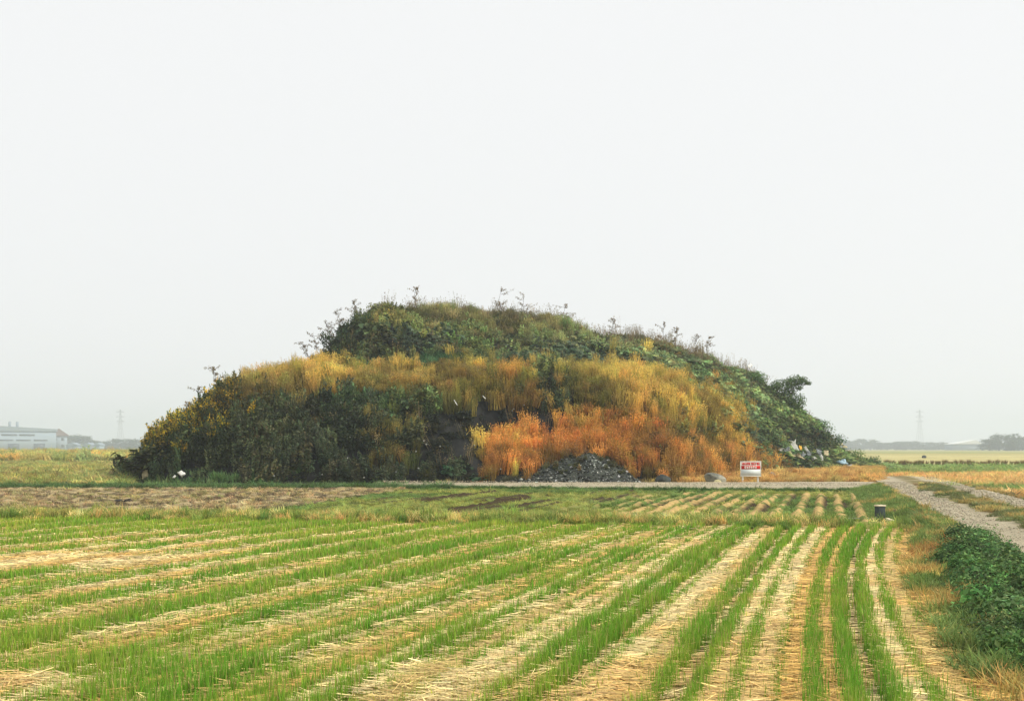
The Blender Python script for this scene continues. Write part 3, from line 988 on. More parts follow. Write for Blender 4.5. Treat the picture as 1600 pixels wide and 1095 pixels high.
# ------------------------------------------------------------------ rows of regrowing rice in the near field: each row one object
R = np.random.default_rng(11)
THIN = []
ROW_L = {7: 'outermost dense row of green rice next to the orange field edge', 6: 'dense green rice row along the right side of the dark furrow', 5: 'widest green rice row along the left side of the dark furrow'}
for k in range(KMIN, KMAX + 1):
    x0 = 2.29 + .3 * k
    s0 = ROW_S[k]
    Dend = float(field_end(np.array([x0]))[0]) - .25
    st = .13
    hd = np.arange(6.6, Dend, st)
    hd = hd + R.normal(0, .03, len(hd))
    hx = row_x(np.full(len(hd), x0), hd)
    vis = np.abs(hx) < .53 * hd + 1.9
    hd, hx = hd[vis], hx[vis]
    if len(hd) > 1 and np.diff(hd).max() > .5:
        cut = int(np.diff(hd).argmax()) + 1
        hd, hx = hd[cut:], hx[cut:]
    if len(hd) < 5:
        continue
    # patchiness along the row; dense corner at the near left, thin pale growth at the far left
    nzv = fbm(hx, hd, 1.6, 51)
    s = s0 * np.clip(.35 + 1.3 * nzv, .55 if s0 > .6 else .2, 1.5)
    fill = {0: 1.0, 1: .9, 4: .75}.get((k + 17) % 5, .42)
    s = np.where(hx < 1.5, np.maximum(s, (.25 + .75 * nzv) * fill * sstep(hd + 1.1 * (1.5 - hx), 9.5, 18)), s)
    s = np.where(hx < 3, np.maximum(s, (.2 + .6 * nzv) * sstep(hd + .12 * hx, 20.5, 23.5)), s)
    if s0 < .5:
        s = s * (nzv > .38)
    s = s + .8 * np.exp(-((hx + 2.9) / 1.7) ** 2 - ((hd - 8.2) / 1.6) ** 2) * np.clip(.3 + 1.4 * nzv, 0, 1)
    s = s * (1 - .85 * np.exp(-((hx + 7.6) / 1.9) ** 2 - ((hd - 16.8) / 1.2) ** 2))
    s = s * (1 - .8 * np.exp(-((hx + 3.95) / .4) ** 2 - ((hd - 8.05) / .4) ** 2))
    lod = np.clip(9.5 / hd, .42, 1)
    cnt = R.poisson(np.clip(s, 0, 1.5) * 78 * lod)
    if s0 > .6:
        cnt = np.maximum(cnt, 10)
    if cnt.sum() < 20:
        continue
    hi = np.repeat(np.arange(len(hd)), cnt)
    n = len(hi)
    sp = .024 + .018 * np.clip(s[hi], 0, 1.2)
    bxp = hx[hi] + R.normal(0, 1, n) * sp
    byp = hd[hi] + R.normal(0, 1, n) * .055
    base = np.stack([bxp, byp, np.zeros(n) - .0], 1)
    x0b = x0 + (bxp - hx[hi])
    base[:, 2] = field_z(x0b, bxp, byp) - .015
    hh = (.12 + .10 * np.clip(s[hi], 0, 1.2)) * R.uniform(.55, 1.15, n)
    ww = .0075 / np.sqrt(lod[hi]) * R.uniform(.7, 1.3, n) * np.clip(hd[hi] / 10, .9, 2)
    yel = np.clip(fbm(bxp, byp, 1.1, 61) * 1.2 - .35 + sstep(byp, 17, 23) * .35 * (bxp < 3), 0, 1)[:, None] * R.random((n, 1)) ** .7
    c = C(112, 160, 50) * (1 - yel) + C(186, 188, 76) * yel
    c = jitter(R, c, n, .22, .07)
    dead = R.random(n) < .10
    c[dead] = C(205, 180, 118) * R.uniform(.7, 1.1, (dead.sum(), 1))
    ns = int(len(hd) * 5)                                     # cut stems left standing in the row
    q = R.integers(0, len(hd), ns)
    sb_ = np.stack([hx[q] + R.normal(0, .022, ns), hd[q] + R.normal(0, .03, ns), np.zeros(ns)], 1)
    sb_[:, 2] = field_z(x0 + sb_[:, 0] - hx[q], sb_[:, 0], sb_[:, 1]) - .01
    stub = blades(sb_, R.uniform(.05, .12, ns), np.clip(hd[q] / 10, .9, 2) * .008, R.uniform(0, 6.28, ns), R.uniform(0, .5, ns), jitter(R, C(176, 150, 96), ns, .25), jitter(R, C(206, 182, 124), ns, .2))
    V, T, cc = blades(base, hh, ww, R.uniform(0, 6.28, n), R.uniform(.02, .26, n), c * .85, c * 1.15)
    V, T, cc = join([(V, T, cc), stub])
    if s0 > .6:
        o = obj('rice_row', fast_mesh('rice_row', V, T, cc, M_LEAF))
        tag(o, ROW_L.get(k, 'dense green row of rice regrowing from stubble in the harvested field'), 'rice row', 'dense rows of rice regrowth')
    else:
        THIN.append((V, T, cc))
# stray low regrowth coming up through the straw, thickest on the left and centre
n = 52000
dd = 6.8 + R.random(n) ** .9 * 20
xx = R.uniform(-1, 1, n) * (.53 * dd + 1.6)
x0g = xx.copy()
for _ in range(6):
    x0g = x0g - (row_x(x0g, dd) - xx)
pr_ = (.25 + .75 * sstep(2.5 - xx, 0, 4)) * sstep(fbm(xx, dd, 1.0, 93), .38, .62)
kp = (x0g < EDGE0 - .3) & (dd < 25.4 - .148 * xx) & (R.random(n) < pr_)
xx, dd, x0g = xx[kp], dd[kp], x0g[kp]
n = len(xx)
c = jitter(R, np.where(R.random((n, 1)) < .6, C(168, 172, 66), C(124, 156, 54)), n, .22, .06)
THIN.append(blades(np.column_stack([xx, dd, field_z(x0g, xx, dd) - .01]), R.uniform(.06, .15, n), .009 * np.clip(dd / 9, 1, 2.2), R.uniform(0, 6.28, n), R.uniform(.05, .5, n), c * .9, c * 1.1))
V, T, cc = join(THIN)
tag(obj('patchy_rice_regrowth', fast_mesh('patchy_rice_regrowth', V, T, cc, M_LEAF)), 'thin patchy rice regrowth half buried in the straw between the dense rows', 'rice regrowth', kind='stuff')

# cut straw lying across the strips between the rows
R = np.random.default_rng(12)
NS = 330000
sd = 6.6 + (R.random(NS) ** 1.05) * 20.0
sx = R.uniform(-1, 1, NS) * (.53 * sd + 1.7)
# row coordinate of each stalk by fixed-point inversion
x0v = sx.copy()
for _ in range(6):
    x0v = x0v - (row_x(x0v, sd) - sx)
ok = (x0v < EDGE0 + .1) & (sd < 25.6 - .148 * sx)
t = (x0v - 2.29) / .3
kk = np.floor(t).astype(int)
ff = t - kk
kinds = np.array([STRIP.get(int(i), 'tan') for i in np.clip(kk, KMIN - 2, KMAX + 2)])
dens = np.select([kinds == 'pale', kinds == 'tan', kinds == 'orange', kinds == 'soil'], [1.0, .8, .75, .22], .22)
srow = np.array([ROW_S.get(int(i), .2) for i in np.round(t).astype(int)])
dens = dens * np.where(np.minimum(ff, 1 - ff) < .2, np.clip(1.0 - srow, .1, 1), 1)
heapn = .8 * np.exp(-((sx + 7.6) / 1.9) ** 2 - ((sd - 16.8) / 1.2) ** 2) + np.exp(-((sx + 3.95) / .4) ** 2 - ((sd - 8.05) / .35) ** 2) + .8 * np.exp(-((sx + .65) / .55) ** 2 - ((sd - 8.3) / .5) ** 2)
dens = dens * (1 - .35 * sstep(sd + 1.1 * (1.5 - sx), 11, 19)) * (1 - .5 * sstep(sd + .12 * sx, 20.5, 23.5))
dens = np.clip(dens * (.35 + 1.1 * fbm(sx, sd, 1.2, 71)) + heapn, 0, 1)
ok &= R.random(NS) < dens
sx, sd, x0v, kinds, heapn = sx[ok], sd[ok], x0v[ok], kinds[ok], heapn[ok]
n = len(sx)
ang = np.pi * 0 - .18 + R.normal(0, .5, n)
wild = R.random(n) < .18
ang[wild] = R.uniform(0, np.pi, wild.sum())
L = R.uniform(.12, .34, n)
tilt = R.normal(0, .10, n)
dv = np.stack([np.cos(ang) * np.cos(tilt), np.sin(ang) * np.cos(tilt), np.sin(tilt)], 1) * L[:, None] / 2
sv_ = np.stack([-np.sin(ang), np.cos(ang), np.zeros(n)], 1)
wd = R.uniform(.005, .010, n) * np.clip(sd / 9, 1, 2.2)
cz = field_z(x0v, sx, sd) + .012 + R.random(n) * (.035 + .09 * np.clip(heapn, 0, 1))
cen = np.stack([sx, sd, cz], 1)
base_c = np.where((kinds == 'orange')[:, None], C(206, 166, 100), np.where((kinds == 'tan')[:, None], C(206, 178, 120), C(222, 198, 148)))
oc = sstep(fbm(sx, sd, .9, 9), .5, .7)[:, None]
base_c = base_c * (1 - .6 * oc) + C(206, 164, 98) * .6 * oc
cs = jitter(R, base_c * [.95, 1.0, .92], n, .32, .04)
up = np.array([0, 0, 1.0]) * wd[:, None] * .45
V = np.stack([cen - dv - sv_ * wd[:, None] / 2, cen - dv + up, cen - dv + sv_ * wd[:, None] / 2,
              cen + dv - sv_ * wd[:, None] / 2, cen + dv + up, cen + dv + sv_ * wd[:, None] / 2], 1).reshape(-1, 3)
i6 = (np.arange(n) * 6)[:, None]
T = np.concatenate([i6 + [0, 3, 4, 1], i6 + [1, 4, 5, 2]], 0)
tag(obj('cut_straw', fast_mesh('cut_straw', V, T, np.repeat(cs, 6, 0), M_STRAW)), 'pale cut straw strewn between the rice rows', 'straw', kind='stuff')

# loose tufts: bund, second field, brown field, verges, bank
R = np.random.default_rng(13)


def grass_on(name, P2, zfun, h, col, label, cat, typ='short', wide=.7, v=.22, hue=.07, seed=1, tilt=.2):
    n = len(P2)
    P = np.column_stack([P2, zfun(P2) if callable(zfun) else np.full(n, zfun)])
    hh = h * np.exp(R.normal(0, .25, n))
    sx = wide * np.exp(R.normal(0, .2, n))
    return scatter(name, typ, P, np.stack([sx, sx, hh], 1), jitter(R, col, n, v, hue), label, cat, tilt=tilt, seed=seed)


n = 2600
bxs = R.uniform(-26, 10.0, n)
P2 = np.column_stack([bxs, 25.95 - .148 * bxs + R.normal(0, .33, n)])
P2 = P2[(P2[:, 0] < 8.3) | (R.random(n) < .2)]
n = len(P2)
cc = np.where((R.random((n, 1)) < .28), C(205, 186, 110), np.where(R.random((n, 1)) < .5, C(136, 152, 66), C(110, 138, 58)))
grass_on('bund_grass', P2, .05, .26, cc, 'mixed green and straw coloured grass on the low bund', 'grass', wide=.5, seed=2)

n = 7500
ss, tt = R.random(n), R.random(n) ** .8
d0 = 26.6 - .148 * np.interp(ss, [0, 1], [-8.5, 9.6])
dd = d0 + tt * (46.0 - d0)
xx = left_edge2(dd) + ss * (road_left(dd) - 1.9 - left_edge2(dd))
uu = xx - .32 * (dd - 36)
rg = .5 + .5 * np.cos(2 * np.pi * (uu / .62 + .42))
bare = sstep(fbm(uu * 2, dd * .25, 1.5, 8), .5, .6) * (rg < .4)
keep = (R.random(n) > bare * .92) & ((rg > .45) | (R.random(n) > .95 * sstep(uu, 1, 5)))
keep &= R.random(n) > np.clip(furrow(uu, dd) * 2.6, 0, 1)
P2 = np.column_stack([xx, dd])[keep]
yl = sstep(fbm(P2[:, 0], P2[:, 1], 3, 5), .4, .65)[:, None]
grass_on('field_grass', P2, .03, .095, C(96, 126, 56) * (1 - yl) + C(140, 150, 68) * yl, 'short green grass in ridged rows on the field before the mound', 'grass', wide=.55, seed=3)
n = 900
xs = R.uniform(-4, 16, n)
P2 = np.column_stack([xs, np.interp(xs, [-9, -4, 3, 12, 17], [50.2, 48.7, 46.5, 45.1, 44.5]) - np.abs(R.normal(0, .35, n))])
grass_on('track_verge', P2, .02, .17, C(72, 104, 50), 'dark green grass along the near edge of the gravel track', 'grass', wide=.6, seed=4)

n = 5200
P2 = np.column_stack([R.uniform(-30, -4.5, n), R.uniform(27.5, 46.8, n)])
P2 = P2[(P2[:, 0] < left_edge2(P2[:, 1])) & (P2[:, 1] > 29.9 + P2[:, 0] * .1 * .0)]
cc = np.where(R.random((len(P2), 1)) < .45, C(176, 162, 116), np.where(R.random((len(P2), 1)) < .4, C(140, 140, 78), C(96, 86, 64)))
grass_on('field_stubble', P2, .05, .13, cc, 'dry brown stubble and weeds on the ploughed field', 'stubble', wide=.45, seed=5)
n = 2200
P2 = np.column_stack([R.uniform(-34, -3, n), 47.6 + np.abs(R.normal(0, 1.6, n))])
grass_on('ditch_grass', P2, 0, .22, C(78, 108, 58), 'green grass line between the ploughed field and the mound', 'grass', wide=.8, seed=6)
n = 6500
P2 = scatter_poly([(-60, 52), (-20, 52), (-24, 66), (-48, 132), (-95, 132)], n, R)
cc = np.where(R.random((n, 1)) < .5, C(132, 148, 76), np.where(R.random((n, 1)) < .6, C(172, 168, 88), C(138, 124, 78)))
cc = cc * (.7 + .6 * fbm(P2[:, 0] * .15, P2[:, 1], 4, 3))[:, None]
grass_on('paddy_weeds', P2, 0, .35, cc, 'yellowish weeds on the fallow paddies left of the mound', 'weeds', wide=1.2, seed=7)
n = 6000
P2 = scatter_poly([(-95, 135), (-40, 135), (-62, 320), (-200, 320)], n, R)
cc = np.where(R.random((n, 1)) < .5, C(170, 166, 92), np.where(R.random((n, 1)) < .6, C(128, 142, 78), C(180, 148, 70)))
grass_on('far_weeds', P2, 0, 1.15, cc, 'tall straw coloured weeds before the distant warehouse', 'weeds', typ='grass', wide=3.2, seed=8)

# right of the road
n = 5200
P2 = scatter_poly([(19.3, 41), (60, 41), (72, 78), (29, 78)], n, R)
d = P2[:, 1]
gz = sstep(fbm(P2[:, 0], P2[:, 1], 6, 33) + .25 * np.exp(-((d - 48) / 4) ** 2) - .3 * np.exp(-((d - 63) / 9) ** 2), .5, .62)[:, None]
cc = C(198, 172, 104) * (1 - gz) + C(110, 140, 66) * gz
grass_on('roadside_dry_grass', P2, -.03, .28, cc, 'dry tan grass with green patches beyond the road', 'grass', wide=1.0, seed=9)
n = 3500
P2 = scatter_poly([(29, 79), (92, 79), (105, 109), (40, 109)], n, R)
grass_on('paddy_regrowth', P2, -.03, .2, C(126, 150, 76), 'green regrowth on the paddy in front of the straw sheaves', 'grass', wide=1.6, seed=10)
n = 2600
P2 = scatter_poly([(5, 53.8), (22, 50), (42, 92), (34, 92), (16, 70)], n, R)
P2 = P2[(P2[:, 1] > 54.0) & ((P2[:, 0] > 7.6) | (P2[:, 1] > 57)) & (P2[:, 0] / P2[:, 1] < .372)]
cc = np.where(R.random((len(P2), 1)) < .5, C(190, 162, 92), C(172, 134, 72))
grass_on('apron_dry_grass', P2, -.02, .42, cc, 'orange dry grass on the flat between the track and the mound', 'grass', typ='grass', wide=.9, seed=11)

# road median and shoulders
n = 3000
dd = 8 + R.random(n) ** .7 * 40
off = np.where(R.random(n) < .55, R.normal(2.0, .26, n), np.where(R.random(n) < .75, R.normal(4.4, .25, n), R.normal(-.25, .1, n)))
P2 = np.column_stack([road_left(dd) + off, dd])
keep = (fbm(P2[:, 0], P2[:, 1], 1.2, 15) > .36 + .12 * sstep(P2[:, 1], 28, 40))
P2 = P2[keep]
yl = (fbm(P2[:, 0], P2[:, 1], 1.5, 25) > .52)[:, None]
grass_on('road_grass', P2, lambda p: np.interp(p[:, 0] - road_left(p[:, 1]), [0, 3.9, 5], [RZ, RZ, -.03]), .11, np.where(yl, C(160, 146, 82), C(104, 116, 66)),
         'low grass between and beside the wheel tracks of the gravel road', 'grass', wide=.5, seed=12)


def bank_z(p):
    f = (p[:, 0] - bank_foot(p[:, 1])) / (road_left(p[:, 1]) - bank_foot(p[:, 1]))
    return RZ * sstep(f, -.05, 1) - .02


n = 2500
dd = 7 + R.random(n) ** .8 * 12.2
f = R.random(n)
P2 = np.column_stack([bank_foot(dd) + .12 + f * (road_left(dd) - bank_foot(dd) - .2), dd])
f0 = np.interp(dd, [7, 10, 14, 17, 19.2], [.06, .08, .12, .25, .6])
keep = f > f0 + R.normal(0, .1, n) + .3 * (fbm(dd, f, .7, 5) - .45)
P2 = P2[keep]
Pz = np.column_stack([P2, bank_z(P2) + .02])
nv = len(P2)
sc = .28 * np.exp(R.normal(0, .32, nv)) * (.65 + .7 * fbm(P2[:, 0], P2[:, 1], .8, 3))
scatter('bank_creeper', 'bankleaf', Pz, np.stack([sc, sc, sc * 1.15], 1), jitter(R, C(72, 102, 52), nv, .4, .1), 'dark green leafy creeper covering the road bank', 'creeper', tilt=.4, seed=13, gain=1.35)
n = 3200
dd = 7 + R.random(n) ** .8 * 39
f = np.clip(R.normal(.02, .1, n), -.14, 1.0)
far = dd > 17.5
f = np.where(far, R.uniform(-.05, .82, n), f)
P2 = np.column_stack([bank_foot(dd) + f * (road_left(dd) - bank_foot(dd)), dd])
gm = (fbm(P2[:, 0], P2[:, 1], 1.3, 29) + np.where(far, .14, -.02) + np.where(dd > 24, .1, 0) > .5)[:, None]
cc = np.where(gm, C(104, 130, 62), C(168, 150, 80))
cc = np.where((np.exp(-((dd - 18.2) / 1.3) ** 2) > R.random(n))[:, None], C(150, 122, 62), cc)
grass_on('bank_grass', P2, bank_z, .2, cc, 'orange and green grass fringe along the road bank', 'grass', wide=.42, seed=14)

# loose stones on the gravel road
n = 9000
dd = 8 + R.random(n) ** .8 * 44
off = np.where(R.random(n) < .5, R.uniform(0, 1.45, n), R.uniform(2.55, 3.9, n))
sxp = road_left(dd) + off + R.normal(0, .08, n)
nb = 3500
tx = R.uniform(-7, 18, nb)
td = np.interp(tx, [-9, -4, 3, 12, 17], [50.4, 49.0, 47.4, 46.4, 46.0]) + R.uniform(.12, .95, nb) * 5
sxp, dd = np.concatenate([sxp, tx]), np.concatenate([dd, td])
n = len(dd)
OCT = np.array([(1, 0, 0), (-1, 0, 0), (0, 1, 0), (0, -1, 0), (0, 0, 1), (0, 0, -1)], float)
OT = np.array([(0, 2, 4), (2, 1, 4), (1, 3, 4), (3, 0, 4), (2, 0, 5), (1, 2, 5), (3, 1, 5), (0, 3, 5)])


def stones(cen, size, col, flat=.6):
    n = len(cen)
    s = size[:, None, None] * R.uniform(.6, 1.3, (n, 6, 3)) * np.array([1, 1, flat])
    a = R.uniform(0, 6.28, n)
    ca, sa = np.cos(a)[:, None], np.sin(a)[:, None]
    v = OCT[None] * s + R.normal(0, .15, (n, 6, 3)) * size[:, None, None]
    v = np.stack([v[..., 0] * ca - v[..., 1] * sa, v[..., 0] * sa + v[..., 1] * ca, v[..., 2]], -1) + cen[:, None]
    T = (np.arange(n) * 6)[:, None, None] + OT[None]
    return v.reshape(-1, 3), T.reshape(-1, 3), np.repeat(col, 6, 0)


V, T, c = stones(np.column_stack([sxp, dd, np.full(n, RZ - .005)]), R.uniform(.006, .022, n) * np.clip(dd / 20, .8, 1.6), jitter(R, C(180, 170, 148), n, .3, .04))
tag(obj('road_stones', fast_mesh('road_stones', V, T, c, M_GRAVEL)), 'grey gravel stones lying loose on the farm road', 'gravel', kind='stuff')


# ------------------------------------------------------------------ things
def box_arr(x0, x1, y0, y1, z0, z1):
    V = np.array([(x, y, z) for z in (z0, z1) for y in (y0, y1) for x in (x0, x1)], float)
    Q = np.array([(0, 2, 3, 1), (4, 5, 7, 6), (0, 1, 5, 4), (2, 6, 7, 3), (0, 4, 6, 2), (1, 3, 7, 5)])
    return V, Q


def boxes(name, lst, mat, parent=None, bevel=0.0):
    V, Q, k = [], [], 0
    for b in lst:
        v, q = box_arr(*b)
        V.append(v)
        Q.append(q + k)
        k += 8
    o = obj(name, fast_mesh(name, np.concatenate(V), np.concatenate(Q), None, mat), parent)
    if bevel:
        m = o.modifiers.new('bevel', 'BEVEL')
        m.width = bevel
        m.segments = 2
    return o


def beams(name, segs, r, mat, parent=None):
    """thin square bars between point pairs, one mesh"""
    V, Q, k = [], [], 0
    for a, b in segs:
        a, b = np.array(a, float), np.array(b, float)
        d = b - a
        d /= np.linalg.norm(d)
        u = np.cross(d, [0, 0, 1] if abs(d[2]) < .9 else [1, 0, 0])
        u /= np.linalg.norm(u)
        v = np.cross(d, u)
        c = [a + r * (u + v), a + r * (u - v), a - r * (u + v), a - r * (u - v)]
        c += [x + (b - a) for x in c]
        V.append(np.array(c))
        Q.append(np.array([(0, 1, 5, 4), (1, 2, 6, 5), (2, 3, 7, 6), (3, 0, 4, 7), (3, 2, 1, 0), (4, 5, 6, 7)]) + k)
        k += 8
    return obj(name, fast_mesh(name, np.concatenate(V), np.concatenate(Q), None, mat), parent)


# notice board
Dsn = 54.0
sg = root('notice_board', ((1173 - CX) / F * Dsn, Dsn, .0), math.radians(2))
tag(sg, 'white notice board with a red lettered band on two white posts beside the gravel track', 'sign')
hw = .55
boxes('board', [(-hw, hw, -.012, .012, .50, 1.27)], M_WHITEP, sg, .004)
boxes('post', [(-.47, -.38, .014, .08, -.35, 1.22)], M_WHITEP, sg, .006)
boxes('post', [(.36, .45, .014, .08, -.35, 1.22)], M_WHITEP, sg, .006)
fr = .018
boxes('frame', [(-hw - fr, hw + fr, -.02, .02, 1.272, 1.30), (-hw - fr, hw + fr, -.02, .02, .47, .498), (-hw - fr, -hw - .002, -.018, .018, .499, 1.271), (hw + .002, hw + fr, -.018, .018, .499, 1.271)], M_WHITEP, sg)
boxes('red_band', [(-hw + .03, hw - .03, -.0165, -.0125, .86, 1.06)], M_RED, sg)
boxes('lower_panel', [(-hw + .02, hw - .02, -.0165, -.0125, .53, .845)], M_GREYP, sg)
Rs = random.Random(4)


def glyph(x, z, w, h, y, thick=.13):
    """square character block built of short brush strokes"""
    out = []
    t = h * thick
    for zz in Rs.sample([.08, .32, .58, .85], 3):
        a = Rs.choice([0, .12])
        out.append((x + w * a, x + w * (1 - a), y - .003, y, z + h * zz, z + h * zz + t))
    for xx in Rs.sample([.05, .42, .8], 2):
        out.append((x + w * xx, x + w * xx + t, y - .0036, y - .0002, z + h * .02, z + h * .97))
    return out


lst = []
for i in range(10):
    lst += glyph(-.50 + i * .1, 1.085, .084, .14, -.0125, .2)
boxes('red_lettering', lst, M_RED, sg)
lst = []
for i in range(6):
    lst += glyph(-.345 + i * .113, .885, .095, .145, -.0166)
boxes('white_lettering', lst, M_WHITEP, sg)


def rock(name, size, seed, mat, sub=3, rough=.35):
    import bmesh
    bm = bmesh.new()
    bmesh.ops.create_icosphere(bm, subdivisions=sub, radius=1)
    rs = np.random.default_rng(seed)
    planes = rs.normal(size=(9, 3))
    planes /= np.linalg.norm(planes, axis=1, keepdims=True)
    off = rs.uniform(.62, .95, 9)
    for v in bm.verts:
        p = np.array(v.co)
        for a, o_ in zip(planes, off):
            d = p @ a
            if d > o_:
                p = p - a * (d - o_) * .85
        p = p * (1 + rough * .3 * (float(fbm(p[0] * 2 + seed, p[1] * 2 + p[2] * 3, .7, seed)) - .5))
        v.co = Vector(p * np.array(size))
    me = bpy.data.meshes.new(name)
    bm.to_mesh(me)
    bm.free()
    me.materials.append(mat)
    return obj(name, me)


M_ROCK = mat_plain('boulder_stone', C(150, 148, 132), scale=2.2, var=.4, bump=.6, dark=C(70, 74, 70))
M_ROCK2 = mat_plain('tan_stone', C(186, 176, 132), scale=3, var=.25, bump=.5)
M_ROCK3 = mat_plain('dark_stone', C(62, 68, 66), scale=3, var=.4, bump=.6)


def place_rock(px, py, size, seed, mat, label, rot=(0, 0, 0), D=None):
    D = D or Dg(py)
    o = rock('boulder', size, seed, mat)
    o.location = ((px - CX) / F * D, D, size[2] * .85)
    o.rotation_euler = rot
    return tag(o, label, 'boulder')


place_rock(1118, 752, (.66, .42, .36), 3, M_ROCK, 'long grey boulder sloping down beside the notice board', (.1, .28, .1), 53.7)
place_rock(1121, 754, (.23, .2, .18), 5, M_ROCK2, 'small rounded tan boulder lying in front of the long grey one', (0, 0, .3), 53.0)
place_rock(1036, 748, (.5, .35, .34), 8, M_ROCK3, 'dark squat boulder in the dry grass beside the rubble heap', (0, .1, .6), 53.9)
place_rock(1207, 745, (.36, .25, .3), 11, M_ROCK, 'pale jagged boulder in the orange grass behind the notice board', (.2, .3, .2), 60.5)

# rubble heap at the foot of the mound
hp = root('rubble_heap', ((900 - CX) / F * 54.0, 54.0, 0))
tag(hp, 'heap of grey broken rubble and stones at the foot of the mound', 'rubble heap')
u = np.linspace(-1, 1, 90)
v = np.linspace(0, 1, 36)
HU, HV = np.meshgrid(u, v, indexing='ij')
hx = HU * 4.6
ridge_h = np.interp(u, [-1, -.75, -.45, -.1, .15, .42, .75, 1], [-.1, .3, .7, 1.45, 1.75, 1.5, .35, -.1])[:, None] * (.8 + .4 * fbm(u * 4.1, u * 0, .8, 77))[:, None]
hz = ridge_h * np.interp(v, [0, .12, .3, .6, 1], [-.02, .12, .5, .96, .95])[None, :] + .5 * (fbm(hx, HV * 4, .9, 6) - .5) * np.clip(ridge_h, 0, 1) - .05
hy = -1.9 + HV * 4.6 + .3 * np.abs(HU)
ch = C(66, 70, 64) * (1 + (fbm(hx, HV * 4, .4, 2) - .5)[..., None] * .9)
obj('soil', grid_mesh('soil', hx, hy, hz, ch, M_GRAVEL), hp)
ns = 5200
iu, iv = R.integers(0, 90, ns), np.minimum((R.random(ns) ** 1.35 * 34).astype(int), 35)
cen = np.stack([hx[iu, iv], hy[iu, iv], hz[iu, iv] + .0], 1) + R.normal(0, .03, (ns, 3))
big = R.random(ns) < .2 * (1 - iv / 36)
scol = np.where((R.random((ns, 1)) < .26 * (1 - iv[:, None] / 30)), C(176, 180, 174), np.where(R.random((ns, 1)) < .4, C(92, 94, 88), C(50, 52, 48)))
V, T, c = stones(cen, np.where(big, R.uniform(.07, .15, ns), R.uniform(.025, .075, ns)), jitter(R, scol, ns, .25, .03))
hpw = np.stack([hx[20:80, 12:30].ravel(), hy[20:80, 12:30].ravel(), hz[20:80, 12:30].ravel()], 1)
hpw = hpw[R.choice(len(hpw), 70)] + [(900 - CX) / F * 54.0, 54.0, -.05]
scatter('heap_weeds', 'weed', hpw, np.stack([np.full(70, .5), np.full(70, .5), R.uniform(.12, .4, 70)], 1), jitter(R, C(84, 84, 52), 70, .3, .1), 'dull weeds growing over the top of the rubble heap', 'weeds', seed=91, gain=1.6)
tag(obj('stone_cover', fast_mesh('stone_cover', V, T, c, M_GRAVEL), hp), kind='stuff')


# dumped rubbish on the right foot of the mound
def crumple(name, w, h, t, mat, seed, bend=.25):
    w, h = w * .95, h * .95
    rs = np.random.default_rng(seed)
    nu, nv = 7, 5
    U, Vv = np.meshgrid(np.linspace(-.5, .5, nu), np.linspace(-.5, .5, nv), indexing='ij')
    ex = 1 + .16 * rs.normal(size=U.shape) * ((np.abs(U) > .49) | (np.abs(Vv) > .49))
    Z = bend * w * (rs.normal(0, .22, U.shape) + U ** 2 * rs.normal(0, 1.2) + Vv * U * rs.normal(0, 1))
    top = np.stack([U * w * ex, Vv * h * ex, Z + t / 2], -1).reshape(-1, 3)
    bot = top - [0, 0, t]
    i = np.arange(nu * nv).reshape(nu, nv)
    Q = np.stack([i[:-1, :-1], i[1:, :-1], i[1:, 1:], i[:-1, 1:]], -1).reshape(-1, 4)
    n = nu * nv
    loop = list(i[:, 0]) + list(i[-1, 1:]) + list(i[::-1, -1][1:]) + list(i[0, ::-1][1:-1])
    side = [(loop[(k + 1) % len(loop)], loop[k], loop[k] + n, loop[(k + 1) % len(loop)] + n) for k in range(len(loop))]
    return obj(name, fast_mesh(name, np.concatenate([top, bot]), np.concatenate([Q, Q[:, ::-1] + n, np.array(side)]), None, mat))


JUNK = {k: mat_plain('junk_' + k, c, rough=.6, var=.2, scale=5, bump=.1) for k, c in
        {'pale': C(168, 170, 162), 'grey': C(110, 118, 120), 'blue': C(150, 178, 192), 'tan': C(186, 172, 134), 'yellow': C(222, 168, 30), 'dark': C(40, 46, 48), 'white': C(230, 230, 224)}.items()}


def junk(name, px, py, w, h, key, label, group=None, cat='debris', seed=0, t=.03, lift=.12, roll=None, bend=.25):
    p, nr = on_mound(px, py + lift * 8)
    o = crumple(name, w, h, t, JUNK[key], seed, bend)
    d = (Vector((0, -1, .25)) * .7 + nr * .6).normalized()
    o.location = p + d * lift + Vector((0, 0, lift * .6))
    q = d.to_track_quat('Z', 'Y')
    o.rotation_euler = (q @ Matrix.Rotation(roll if roll is not None else seed * 1.7, 3, 'Z').to_quaternion()).to_euler()
    return tag(o, label, cat, group)


jl = [(1236, 703, 1.0, .7, 'pale', 1), (1222, 707, .8, .35, 'grey', 2), (1228, 712, .7, .3, 'tan', 3), (1213, 706, .6, .4, 'pale', 4), (1243, 711, .7, .3, 'pale', 5), (1250, 716, .6, .35, 'grey', 6),
      (1246, 720, .9, .25, 'tan', 7), (1259, 714, .5, .4, 'grey', 8), (1274, 711, .6, .5, 'grey', 9), (1287, 714, .6, .5, 'tan', 10), (1278, 720, .6, .3, 'pale', 12), (1232, 718, .9, .22, 'tan', 13), (1266, 721, .5, .3, 'pale', 15),
      (1255, 707, .5, .3, 'pale', 16)]
for px, py, w, h, k, s in jl:
    word = {'pale': 'pale', 'grey': 'grey', 'tan': 'tan'}[k]
    junk('broken_board', px, py, w, h, k, '%s broken board in the rubbish dumped on the right foot of the mound' % word, '%s boards in the dumped rubbish' % word, seed=s, lift=.55)
junk('yellow_sheet', 1249, 706, .28, .75, 'yellow', 'yellow plastic sheet standing up out of the dumped rubbish', seed=21, roll=.1, lift=.35)
